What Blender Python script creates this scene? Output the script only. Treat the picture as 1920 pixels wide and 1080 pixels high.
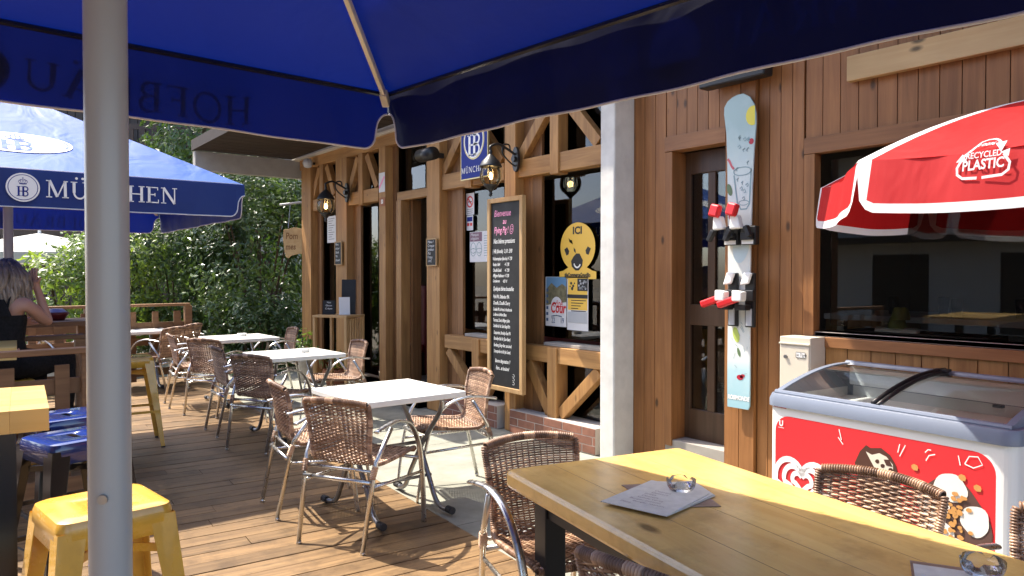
import bpy, bmesh, math, random
from mathutils import Vector, Matrix, noise
R = math.radians
random.seed(7)
S = bpy.context.scene
COL = S.collection
for o in list(bpy.data.objects): bpy.data.objects.remove(o)

# ------------------------------------------------------------------ camera
FPX, HOR, H = 1390.0, 514.0, 1.45
YAW = 38.1                      # degrees between the view axis and the facade line
Fv = Vector((-math.cos(R(YAW)), math.sin(R(YAW))))     # forward on the ground
Rv = Vector((Fv.y, -Fv.x))                             # right
cam_d = bpy.data.cameras.new('camera'); cam = bpy.data.objects.new('camera', cam_d); COL.objects.link(cam)
cam_d.sensor_width = 36; cam_d.lens = 36 * FPX / 1920; cam_d.clip_end = 500; cam_d.clip_start = 0.05
PITCH = math.atan((540 - HOR) / FPX)
cam.location = (0, 0, H)
cam.rotation_euler = (math.pi / 2 - PITCH, 0, math.atan2(Fv.y, Fv.x) - math.pi / 2)
S.camera = cam
S.render.resolution_x, S.render.resolution_y = 1024, 576

# ------------------------------------------------------------------ light
SX, SZ = 0.55, -0.315            # shadow offset per metre of height, camera frame (right, forward)
sh = Rv * SX + Fv * SZ
sun_dir = Vector((sh.x, sh.y, -1)).normalized()
sl = bpy.data.lights.new('sun', 'SUN'); sl.energy = 3.1; sl.angle = R(0.53); sl.color = (1, .92, .80)
so = bpy.data.objects.new('sun', sl); COL.objects.link(so)
so.rotation_euler = sun_dir.to_track_quat('-Z', 'Y').to_euler()
el = math.asin(-sun_dir.z); az = math.atan2(-sun_dir.x, -sun_dir.y)
w = bpy.data.worlds.new('World'); S.world = w; w.use_nodes = True
nt = w.node_tree; bg = nt.nodes['Background']
sky = nt.nodes.new('ShaderNodeTexSky'); sky.sky_type = 'NISHITA'; sky.sun_disc = False
sky.sun_elevation = el; sky.sun_rotation = az; sky.altitude = 900; sky.dust_density = 4.0; sky.ozone_density = 0.3; sky.air_density = 0.8
nt.links.new(sky.outputs[0], bg.inputs[0]); bg.inputs[1].default_value = 0.15
S.view_settings.view_transform = 'Standard'; S.view_settings.look = 'None'
S.view_settings.exposure = 1.9; S.view_settings.gamma = 1

# ------------------------------------------------------------------ helpers
def cw(x, z, h=0.0):
    v = Rv * x + Fv * z
    return Vector((v.x, v.y, h))
_cp, _sp = math.cos(PITCH), math.sin(PITCH)
def ray(px, py):
    x = (px - 960) / FPX; y = (540 - py) / FPX
    fwd = _cp + y * _sp; up = y * _cp - _sp
    v = Rv * x + Fv * fwd
    return Vector((v.x, v.y, up))
O = Vector((0, 0, H))
def G(px, py, z=0.0):
    d = ray(px, py); return O + d * ((z - H) / d.z)
def PY(px, py, Y):
    d = ray(px, py); return O + d * (Y / d.y)
def PXX(px, py, X):
    d = ray(px, py); return O + d * (X / d.x)
def fx(px, Y): return PY(px, HOR, Y).x
def cdir(x, z):                 # rotation so that local +Y points to camera-frame direction (x, z)
    v = Rv * x + Fv * z
    return math.atan2(v.y, v.x) - math.pi / 2

class MB:
    def __init__(s): s.v = []; s.f = []; s.r = []
    def add(s, vs, fs, r=None):
        n = len(s.v); s.v += [tuple(v) for v in vs]
        s.f += [tuple(i + n for i in f) for f in fs]
        if r is None: r = random.random()
        s.r += [r] * len(fs)
    def box(s, x0, x1, y0, y1, z0, z1, r=None, M=None):
        vs = [Vector((x, y, z)) for x in (x0, x1) for y in (y0, y1) for z in (z0, z1)]
        if M: vs = [M @ v for v in vs]
        s.add(vs, [(0, 1, 3, 2), (4, 6, 7, 5), (0, 4, 5, 1), (2, 3, 7, 6), (0, 2, 6, 4), (1, 5, 7, 3)], r)
    def bar(s, a, b, w, d, side=(0, 1, 0), r=None):
        # bar from a to b; w across (perp to side), d along side
        a, b = Vector(a), Vector(b); t = (b - a).normalized(); sd = Vector(side)
        sd = (sd - t * sd.dot(t)).normalized(); ac = t.cross(sd)
        vs = [p + ac * i * w / 2 + sd * j * d / 2 for p in (a, b) for i, j in ((-1, -1), (1, -1), (1, 1), (-1, 1))]
        s.add(vs, [(0, 3, 2, 1), (4, 5, 6, 7), (0, 1, 5, 4), (1, 2, 6, 5), (2, 3, 7, 6), (3, 0, 4, 7)], r)
    def tube(s, pts, rad, n=8, closed=False, cap=True, r=None, flat=1.0, up=(0, 0, 1)):
        pts = [Vector(p) for p in pts]; m = len(pts)
        rads = rad if isinstance(rad, (list, tuple)) else [rad] * m
        vs = []; prev = None
        for i, p in enumerate(pts):
            a = pts[(i - 1) % m] if (i > 0 or closed) else p; b = pts[(i + 1) % m] if (i < m - 1 or closed) else p
            t = (b - a).normalized() if (b - a).length > 1e-9 else Vector((0, 0, 1))
            if prev is None:
                u = Vector(up); 
                if abs(u.dot(t)) > .95: u = Vector((1, 0, 0))
            else: u = prev
            u = (u - t * u.dot(t))
            if u.length < 1e-6: u = t.orthogonal()
            u.normalize(); prev = u; vv = t.cross(u)
            for k in range(n):
                an = 2 * math.pi * k / n
                vs.append(p + (u * math.cos(an) * flat + vv * math.sin(an)) * rads[i])
        fs = []
        for i in range(m if closed else m - 1):
            j = (i + 1) % m
            for k in range(n): fs.append((i * n + k, i * n + (k + 1) % n, j * n + (k + 1) % n, j * n + k))
        if cap and not closed: fs += [tuple(range(n))[::-1], tuple((m - 1) * n + k for k in range(n))]
        s.add(vs, fs, r)
    def lathe(s, prof, n=20, c=(0, 0, 0), r=None):
        c = Vector(c); vs = []
        for rr, z in prof:
            for k in range(n):
                a = 2 * math.pi * k / n; vs.append(c + Vector((rr * math.cos(a), rr * math.sin(a), z)))
        fs = [(i * n + k, i * n + (k + 1) % n, (i + 1) * n + (k + 1) % n, (i + 1) * n + k) for i in range(len(prof) - 1) for k in range(n)]
        s.add(vs, fs, r)
    def prism(s, poly, o, ux, uy, th, r=None):
        # poly in 2D -> plane (o, ux, uy), extruded by th along normal
        o, ux, uy = Vector(o), Vector(ux), Vector(uy); nrm = ux.cross(uy).normalized()
        a = [o + ux * x + uy * y for x, y in poly]; n = len(a)
        b = [p + nrm * th for p in a]
        fs = [tuple(range(n))[::-1], tuple(n + i for i in range(n))] + [(i, (i + 1) % n, n + (i + 1) % n, n + i) for i in range(n)]
        s.add(a + b, fs, r)
    def flat(s, poly, o, ux, uy, r=None):
        o, ux, uy = Vector(o), Vector(ux), Vector(uy)
        s.add([o + ux * x + uy * y for x, y in poly], [tuple(range(len(poly)))], r)
    def text(s, t, o, ux, uy, size, align='LEFT', shear=0, off=0, sx=1.0):
        cu = bpy.data.curves.new('t', 'FONT'); cu.body = t; cu.size = size; cu.align_x = align; cu.shear = shear; cu.offset = off
        cu.resolution_u = 3
        ob = bpy.data.objects.new('t', cu); COL.objects.link(ob)
        dg = bpy.context.evaluated_depsgraph_get(); me = bpy.data.meshes.new_from_object(ob.evaluated_get(dg))
        o, ux, uy = Vector(o), Vector(ux), Vector(uy)
        s.add([o + ux * v.co.x * sx + uy * v.co.y for v in me.vertices], [tuple(p.vertices) for p in me.polygons], .5)
        bpy.data.objects.remove(ob); bpy.data.curves.remove(cu); bpy.data.meshes.remove(me)
    def build(s, name, mat, parent=None, smooth=False, bevel=0, sub=0):
        me = bpy.data.meshes.new(name); me.from_pydata(s.v, [], s.f)
        at = me.attributes.new('rnd', 'FLOAT', 'FACE'); at.data.foreach_set('value', s.r)
        me.materials.append(mat)
        if smooth: me.polygons.foreach_set('use_smooth', [True] * len(me.polygons))
        me.update()
        o = bpy.data.objects.new(name, me); COL.objects.link(o)
        if parent: o.parent = parent
        if bevel:
            b = o.modifiers.new('bevel', 'BEVEL'); b.width = bevel; b.segments = 2; b.limit_method = 'ANGLE'; b.angle_limit = R(50)
        return o
def smooth_angle(o, deg=40):
    me = o.data; me.polygons.foreach_set('use_smooth', [True] * len(me.polygons))
    try: me.set_sharp_from_angle(angle=R(deg))
    except Exception: pass
    return o
def tag(o, label=None, cat=None, group=None, kind=None):
    if label: o['label'] = label
    if cat: o['category'] = cat
    if group: o['group'] = group
    if kind: o['kind'] = kind
    return o
def thing(name, label, cat, loc=(0, 0, 0), rz=0, group=None):
    o = bpy.data.objects.new(name, None); COL.objects.link(o); o.location = loc; o.rotation_euler = (0, 0, rz)
    o.empty_display_size = .1
    return tag(o, label, cat, group)
def copy_tree(o, parent=None):
    c = o.copy(); COL.objects.link(c); c.parent = parent
    for ch in o.children: copy_tree(ch, c)
    return c
def arc(cx, cy, r, a0, a1, n=10, ry=None):
    ry = ry or r
    return [(cx + r * math.cos(R(a0 + (a1 - a0) * i / n)), cy + ry * math.sin(R(a0 + (a1 - a0) * i / n))) for i in range(n + 1)]
def circ(cx, cy, r, n=28, ry=None): return arc(cx, cy, r, 0, 360 - 360 / n, n - 1, ry)
def rrect(x0, y0, x1, y1, r, n=5):
    return arc(x1 - r, y1 - r, r, 0, 90, n) + arc(x0 + r, y1 - r, r, 90, 180, n) + arc(x0 + r, y0 + r, r, 180, 270, n) + arc(x1 - r, y0 + r, r, 270, 360, n)
def catmull(P, n=6):
    P = [Vector(p) for p in P]; out = []
    for i in range(len(P) - 1):
        p0 = P[max(i - 1, 0)]; p1 = P[i]; p2 = P[i + 1]; p3 = P[min(i + 2, len(P) - 1)]
        for k in range(n):
            t = k / n
            out.append(.5 * ((2 * p1) + (-p0 + p2) * t + (2 * p0 - 5 * p1 + 4 * p2 - p3) * t * t + (-p0 + 3 * p1 - 3 * p2 + p3) * t ** 3))
    out.append(P[-1]); return out
def strokes(mb, pl, o, ux, uy, w):
    # flat polyline ribbon
    P = [Vector((x, y)) for x, y in pl]; L = []; Rr = []
    for i, p in enumerate(P):
        a = P[max(i - 1, 0)]; b = P[min(i + 1, len(P) - 1)]; t = (b - a)
        t = t.normalized() if t.length > 1e-9 else Vector((1, 0)); nn = Vector((-t.y, t.x)) * w / 2
        L.append(p + nn); Rr.append(p - nn)
    o, ux, uy = Vector(o), Vector(ux), Vector(uy)
    vs = [o + ux * q.x + uy * q.y for q in L + Rr]; n = len(P)
    mb.add(vs, [(i, n + i, n + i + 1, i + 1) for i in range(n - 1)], .5)

# serif capitals: unit height, drawn with thick stems, thin bars and slab serifs
def serif(mb, word, o, ux, uy, h, align='LEFT', gap=.16):
    TK, TN = .15, .065
    def stem(x): return [([(x, 0), (x, 1)], TK), ([(x - .17, .03), (x + .17, .03)], .055), ([(x - .17, .97), (x + .17, .97)], .055)]
    def ell(cx, cy, rx, ry, a0, a1, wd): return [(arc(cx, cy, rx, a0, a1, 16, ry), wd)]
    GL = {
     'H': (.95, stem(.17) + stem(.78) + [([(.17, .5), (.78, .5)], TN)]),
     'F': (.72, stem(.17) + [([(.17, .965), (.66, .965)], TN), ([(.64, 1), (.64, .8)], .05), ([(.17, .52), (.5, .52)], TN), ([(.5, .62), (.5, .42)], .05)]),
     'E': (.76, stem(.17) + [([(.17, .965), (.68, .965)], TN), ([(.66, 1), (.66, .8)], .05), ([(.17, .52), (.5, .52)], TN), ([(.5, .62), (.5, .42)], .05), ([(.17, .035), (.72, .035)], TN), ([(.7, 0), (.7, .22)], .05)]),
     'B': (.78, stem(.17) + ell(.38, .76, .22, .21, -90, 90, .11) + ell(.4, .275, .26, .25, -90, 90, .12) + [([(.17, .97), (.4, .97)], TN), ([(.17, .54), (.4, .54)], TN), ([(.17, .03), (.42, .03)], TN)]),
     'R': (.86, stem(.17) + ell(.38, .74, .23, .23, -90, 90, .11) + [([(.17, .97), (.4, .97)], TN), ([(.17, .51), (.42, .51)], TN), ([(.4, .51), (.62, .14), (.82, .03)], .13)]),
     'O': (1.0, ell(.5, .5, .41, .48, 0, 360, .11)),
     'C': (.88, ell(.48, .5, .39, .48, 45, 315, .11) + [([(.78, 1), (.78, .7)], .05)]),
     'U': (.92, [([(.17, 1), (.17, .35)], TK)] + ell(.46, .36, .29, .34, 180, 360, .1) + [([(.75, .35), (.75, 1)], .08), ([(0, .97), (.34, .97)], .055), ([(.6, .97), (.9, .97)], .055)]),
     'A': (.92, [([(.12, 0), (.46, 1)], .07), ([(.46, 1), (.8, 0)], TK), ([(.22, .34), (.68, .34)], TN), ([(0, .03), (.26, .03)], .055), ([(.66, .03), (.95, .03)], .055)]),
     'N': (.95, [([(.15, 0), (.15, 1)], .07), ([(.15, 1), (.8, 0)], TK), ([(.8, 0), (.8, 1)], .07), ([(0, .03), (.3, .03)], .055), ([(0, .97), (.2, .97)], .055), ([(.66, .97), (.95, .97)], .055)]),
     'M': (1.15, [([(.15, 0), (.17, 1)], .07), ([(.17, 1), (.56, .05)], TK), ([(.56, .05), (.95, 1)], .07), ([(.97, 0), (.95, 1)], TK), ([(0, .03), (.3, .03)], .055), ([(0, .97), (.2, .97)], .055), ([(.8, .03), (1.14, .03)], .055), ([(.95, .97), (1.1, .97)], .055)]),
    }
    dots = {'Ü': 'U', 'Ä': 'A'}
    x = 0; items = []
    for ch in word:
        base = dots.get(ch, ch); wd, st = GL[base]
        items.append((x, base, ch in dots, wd)); x += wd + gap
    tot = (x - gap) * h
    ox = {'LEFT': 0, 'CENTER': -tot / 2, 'RIGHT': -tot}[align]
    for x0, base, d, wd in items:
        for pl, lw in GL[base][1]:
            strokes(mb, [(ox + (x0 + a) * h, b * h) for a, b in pl], o, ux, uy, lw * h)
        if d:
            for dx in (-.16, .16): mb.flat(circ(ox + (x0 + wd / 2 + dx) * h, 1.2 * h, .075 * h, 10), o, ux, uy, .5)
    return tot
def hb(mb, o, ux, uy, h, cx=0, cy=0):      # the HB monogram, h high, centred
    x = cx - .62 * h / 1.0; k = h
    def st(px): 
        strokes(mb, [(cx + px * k, cy - .5 * k), (cx + px * k, cy + .5 * k)], o, ux, uy, .17 * k)
        for yy in (-.47, .47): strokes(mb, [(cx + (px - .17) * k, cy + yy * k), (cx + (px + .17) * k, cy + yy * k)], o, ux, uy, .06 * k)
    st(-.38); st(.02); strokes(mb, [(cx - .38 * k, cy), (cx + .02 * k, cy)], o, ux, uy, .08 * k)
    for yy, rr in ((.25, .22), (-.24, .24)):
        strokes(mb, [(cx + a * k, cy + b * k) for a, b in [(.02, yy + rr)] + arc(.2, yy, .22, 90, -90, 10, rr) + [(.02, yy - rr)]], o, ux, uy, .11 * k)
def crown(mb, o, ux, uy, w, cx, cy):
    for dx, hh in ((-.42, .34), (-.22, .46), (0, .52), (.22, .46), (.42, .34)):
        strokes(mb, [(cx + dx * .7 * w, cy), (cx + dx * w * 1.1, cy + hh * .55 * w), (cx + dx * .8 * w, cy + hh * w)], o, ux, uy, .05 * w)
        mb.flat(circ(cx + dx * w * .85, cy + hh * w, .05 * w, 8), o, ux, uy, .5)
    strokes(mb, [(cx - .36 * w, cy - .02 * w), (cx, cy - .06 * w), (cx + .36 * w, cy - .02 * w)], o, ux, uy, .13 * w)
    strokes(mb, [(cx - .42 * w, cy + .3 * w), (cx - .2 * w, cy + .42 * w), (cx, cy + .38 * w), (cx + .2 * w, cy + .42 * w), (cx + .42 * w, cy + .3 * w)], o, ux, uy, .05 * w)
    strokes(mb, [(cx, cy + .5 * w), (cx, cy + .72 * w)], o, ux, uy, .05 * w); strokes(mb, [(cx - .07 * w, cy + .64 * w), (cx + .07 * w, cy + .64 * w)], o, ux, uy, .04 * w)

# ------------------------------------------------------------------ materials
def mat(name):
    m = bpy.data.materials.new(name); m.use_nodes = True
    nt = m.node_tree; b = nt.nodes['Principled BSDF']; return m, nt, b
def N(nt, t, **kw):
    n = nt.nodes.new(t)
    for k, v in kw.items():
        if k in n.inputs: n.inputs[k].default_value = v
        else: setattr(n, k, v)
    return n
def mixc(nt, a, b, f, mode='MIX'):
    n = nt.nodes.new('ShaderNodeMix'); n.data_type = 'RGBA'; n.blend_type = mode
    for s, v in ((n.inputs[0], f), (n.inputs[6], a), (n.inputs[7], b)):
        if hasattr(v, 'is_output'): nt.links.new(v, s)
        elif isinstance(v, tuple): s.default_value = (*v[:3], 1)
        else: s.default_value = v
    return n.outputs[2]
def mth(nt, op, a, b=0.5, clamp=False):
    n = nt.nodes.new('ShaderNodeMath'); n.operation = op; n.use_clamp = clamp
    for s, v in ((n.inputs[0], a), (n.inputs[1], b)):
        if hasattr(v, 'is_output'): nt.links.new(v, s)
        else: s.default_value = v
    return n.outputs[0]
def mapr(nt, x, a, b, c, d):
    n = nt.nodes.new('ShaderNodeMapRange'); nt.links.new(x, n.inputs[0])
    for i, v in enumerate((a, b, c, d)): n.inputs[i + 1].default_value = v
    return n.outputs[0]
def coords(nt, scale, rot=(0, 0, 0)):
    tc = nt.nodes.new('ShaderNodeTexCoord'); mp = nt.nodes.new('ShaderNodeMapping')
    mp.inputs['Scale'].default_value = scale; mp.inputs['Rotation'].default_value = rot
    nt.links.new(tc.outputs['Object'], mp.inputs[0]); return mp.outputs[0]
def rnd_attr(nt):
    a = nt.nodes.new('ShaderNodeAttribute'); a.attribute_name = 'rnd'; return a.outputs['Fac']
def bump(nt, b, h, s=.3, d=.01):
    n = nt.nodes.new('ShaderNodeBump'); n.inputs['Strength'].default_value = s; n.inputs['Distance'].default_value = d
    nt.links.new(h, n.inputs['Height']); nt.links.new(n.outputs[0], b.inputs['Normal'])
def wood(name, c1, c2, axis='z', grain=30, knots=.35, var=.35, rough=.6, rot=0, spec=.4, dirt=0, kscale=3.2, face='y'):
    m, nt, b = mat(name)
    sc = {'x': (1.3, grain, grain), 'y': (grain, 1.3, grain), 'z': (grain, grain, 1.3)}[axis]
    r = rnd_attr(nt)
    co = coords(nt, (1, 1, 1), (0, 0, rot))
    off = nt.nodes.new('ShaderNodeCombineXYZ'); 
    for i in range(3): nt.links.new(mth(nt, 'MULTIPLY', r, 17.3 + 5 * i), off.inputs[i])
    ad = nt.nodes.new('ShaderNodeVectorMath'); ad.operation = 'ADD'; nt.links.new(co, ad.inputs[0]); nt.links.new(off.outputs[0], ad.inputs[1])
    mp = nt.nodes.new('ShaderNodeMapping'); mp.inputs['Scale'].default_value = sc; nt.links.new(ad.outputs[0], mp.inputs[0])
    n1 = N(nt, 'ShaderNodeTexNoise', Scale=1.0, Detail=6.0, Roughness=.62, Distortion=.6); nt.links.new(mp.outputs[0], n1.inputs['Vector'])
    f = mapr(nt, n1.outputs[0], .3, .72, 0, 1)
    col = mixc(nt, c1, c2, f)
    # broad tonal drift
    n2 = N(nt, 'ShaderNodeTexNoise', Scale=2.2, Detail=3.0); nt.links.new(ad.outputs[0], n2.inputs['Vector'])
    col = mixc(nt, col, (.62, .58, .55), mapr(nt, n2.outputs[0], .4, .75, 0, .5), 'MULTIPLY')
    if knots:
        ks = {'x': (kscale * 1.1, kscale * 2.4, kscale * 2.4), 'y': (kscale * 2.4, kscale * 1.1, kscale * 2.4), 'z': (kscale * 2.4, kscale * 2.4, kscale * 1.1)}[axis]
        ks = tuple(.01 if 'xyz'[i] == face else k for i, k in enumerate(ks))
        mk = nt.nodes.new('ShaderNodeMapping'); mk.inputs['Scale'].default_value = ks; nt.links.new(ad.outputs[0], mk.inputs[0])
        vo = N(nt, 'ShaderNodeTexVoronoi', Scale=1.0, Randomness=1.0); nt.links.new(mk.outputs[0], vo.inputs['Vector'])
        col = mixc(nt, col, tuple(c * .22 for c in c1), mth(nt, 'MULTIPLY', mapr(nt, vo.outputs['Distance'], .06, .13, 1, 0), min(1, knots * 2)))
    v = mapr(nt, r, 0, 1, 1 - var, 1 + var * .6)
    hsv = nt.nodes.new('ShaderNodeHueSaturation'); nt.links.new(v, hsv.inputs['Value']); nt.links.new(col, hsv.inputs['Color'])
    out = hsv.outputs[0]
    if dirt:
        n3 = N(nt, 'ShaderNodeTexNoise', Scale=5.0, Detail=5.0, Roughness=.7); nt.links.new(co, n3.inputs['Vector'])
        out = mixc(nt, out, (.35, .33, .32), mapr(nt, n3.outputs[0], .48, .72, 0, dirt), 'MULTIPLY')
    nt.links.new(out, b.inputs['Base Color']); b.inputs['Roughness'].default_value = rough
    b.inputs['Specular IOR Level'].default_value = spec
    bump(nt, b, n1.outputs[0], .35, .004)
    return m
def plain(name, c, rough=.5, metal=0, spec=.5, nz=0, nscale=8, coat=0, bmp=0, var=0):
    m, nt, b = mat(name)
    b.inputs['Base Color'].default_value = (*c, 1); b.inputs['Roughness'].default_value = rough
    b.inputs['Metallic'].default_value = metal; b.inputs['Specular IOR Level'].default_value = spec; b.inputs['Coat Weight'].default_value = coat
    n = None
    if nz or bmp:
        n = N(nt, 'ShaderNodeTexNoise', Scale=nscale, Detail=5.0, Roughness=.6); nt.links.new(coords(nt, (1, 1, 1)), n.inputs['Vector'])
    col = None
    if nz:
        col = mixc(nt, c, tuple(x * (1 - nz) for x in c), mapr(nt, n.outputs[0], .35, .7, 0, 1)); nt.links.new(col, b.inputs['Base Color'])
        nt.links.new(mapr(nt, n.outputs[0], .3, .7, max(.02, rough - .08), min(1, rough + .12)), b.inputs['Roughness'])
    if var:
        hsv = nt.nodes.new('ShaderNodeHueSaturation'); nt.links.new(mapr(nt, rnd_attr(nt), 0, 1, 1 - var, 1 + var), hsv.inputs['Value'])
        if col: nt.links.new(col, hsv.inputs['Color'])
        else: hsv.inputs['Color'].default_value = (*c, 1)
        nt.links.new(hsv.outputs[0], b.inputs['Base Color'])
    if bmp: bump(nt, b, n.outputs[0], bmp, .01)
    return m
def fabric(name, c, trans=.35, rough=.6, spec=.5, tint=None, fwd=0):
    m, nt, b = mat(name)
    n = N(nt, 'ShaderNodeTexNoise', Scale=3.0, Detail=4.0); nt.links.new(coords(nt, (1, 1, 1)), n.inputs['Vector'])
    col = mixc(nt, c, tuple(x * .82 for x in c), n.outputs[0])
    nt.links.new(col, b.inputs['Base Color']); b.inputs['Roughness'].default_value = rough; b.inputs['Specular IOR Level'].default_value = spec
    wv = N(nt, 'ShaderNodeTexNoise', Scale=400.0, Detail=1.0); nt.links.new(coords(nt, (1, 1, 1)), wv.inputs['Vector'])
    bump(nt, b, wv.outputs[0], .15, .002)
    t = nt.nodes.new('ShaderNodeBsdfTranslucent'); t.inputs[0].default_value = (*(tint or c), 1)
    wr = N(nt, 'ShaderNodeTexNoise', Scale=2.6, Detail=3.0, Distortion=.8); nt.links.new(coords(nt, (1, 1, .6)), wr.inputs['Vector'])
    bn = nt.nodes.new('ShaderNodeBump'); bn.inputs['Strength'].default_value = .35; bn.inputs['Distance'].default_value = .06; nt.links.new(wr.outputs[0], bn.inputs['Height'])
    nt.links.new(bn.outputs[0], t.inputs['Normal'])
    for l_ in list(b.inputs['Normal'].links): nt.links.new(bn.outputs[0], l_.from_node.inputs['Normal'])
    if fwd:
        rf = nt.nodes.new('ShaderNodeBsdfRefraction'); rf.inputs['IOR'].default_value = 1.02; rf.inputs['Roughness'].default_value = .6; rf.inputs[0].default_value = (*(tint or c), 1)
        m2 = nt.nodes.new('ShaderNodeMixShader'); m2.inputs[0].default_value = fwd; nt.links.new(t.outputs[0], m2.inputs[1]); nt.links.new(rf.outputs[0], m2.inputs[2]); t = m2
    mx = nt.nodes.new('ShaderNodeMixShader'); mx.inputs[0].default_value = trans
    nt.links.new(b.outputs[0], mx.inputs[1]); nt.links.new(t.outputs[0], mx.inputs[2])
    nt.links.new(mx.outputs[0], nt.nodes['Material Output'].inputs[0]); return m
def glass(name, tint=(.8, .82, .8), ior=1.5, rough=0.0, gain=1.0):
    m, nt, b = mat(name); nt.nodes.remove(b)
    fr = N(nt, 'ShaderNodeFresnel', IOR=ior); tr = nt.nodes.new('ShaderNodeBsdfTransparent'); tr.inputs[0].default_value = (*tint, 1)
    gl = nt.nodes.new('ShaderNodeBsdfGlossy'); gl.inputs['Roughness'].default_value = rough
    mx = nt.nodes.new('ShaderNodeMixShader'); f = mth(nt, 'MULTIPLY', fr.outputs[0], gain, True); nt.links.new(f, mx.inputs[0])
    nt.links.new(tr.outputs[0], mx.inputs[1]); nt.links.new(gl.outputs[0], mx.inputs[2]); nt.links.new(mx.outputs[0], nt.nodes['Material Output'].inputs[0])
    return m
def leafmat(name, c, c2, trans=.35, rough=.35):
    m, nt, b = mat(name)
    r = rnd_attr(nt); col = mixc(nt, c, c2, r)
    nt.links.new(col, b.inputs['Base Color']); b.inputs['Roughness'].default_value = rough; b.inputs['Specular IOR Level'].default_value = .6
    t = nt.nodes.new('ShaderNodeBsdfTranslucent'); tc = mixc(nt, col, (1.0, 1.0, .25), .35, 'MULTIPLY'); nt.links.new(mixc(nt, tc, (2.2, 2.2, 2.0), 1.0, 'MULTIPLY'), t.inputs[0])
    mx = nt.nodes.new('ShaderNodeMixShader'); mx.inputs[0].default_value = trans
    nt.links.new(b.outputs[0], mx.inputs[1]); nt.links.new(t.outputs[0], mx.inputs[2]); nt.links.new(mx.outputs[0], nt.nodes['Material Output'].inputs[0])
    return m
def emis(name, c, s):
    m, nt, b = mat(name); b.inputs['Emission Color'].default_value = (*c, 1); b.inputs['Emission Strength'].default_value = s; return m
DK = R(4.6)
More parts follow.
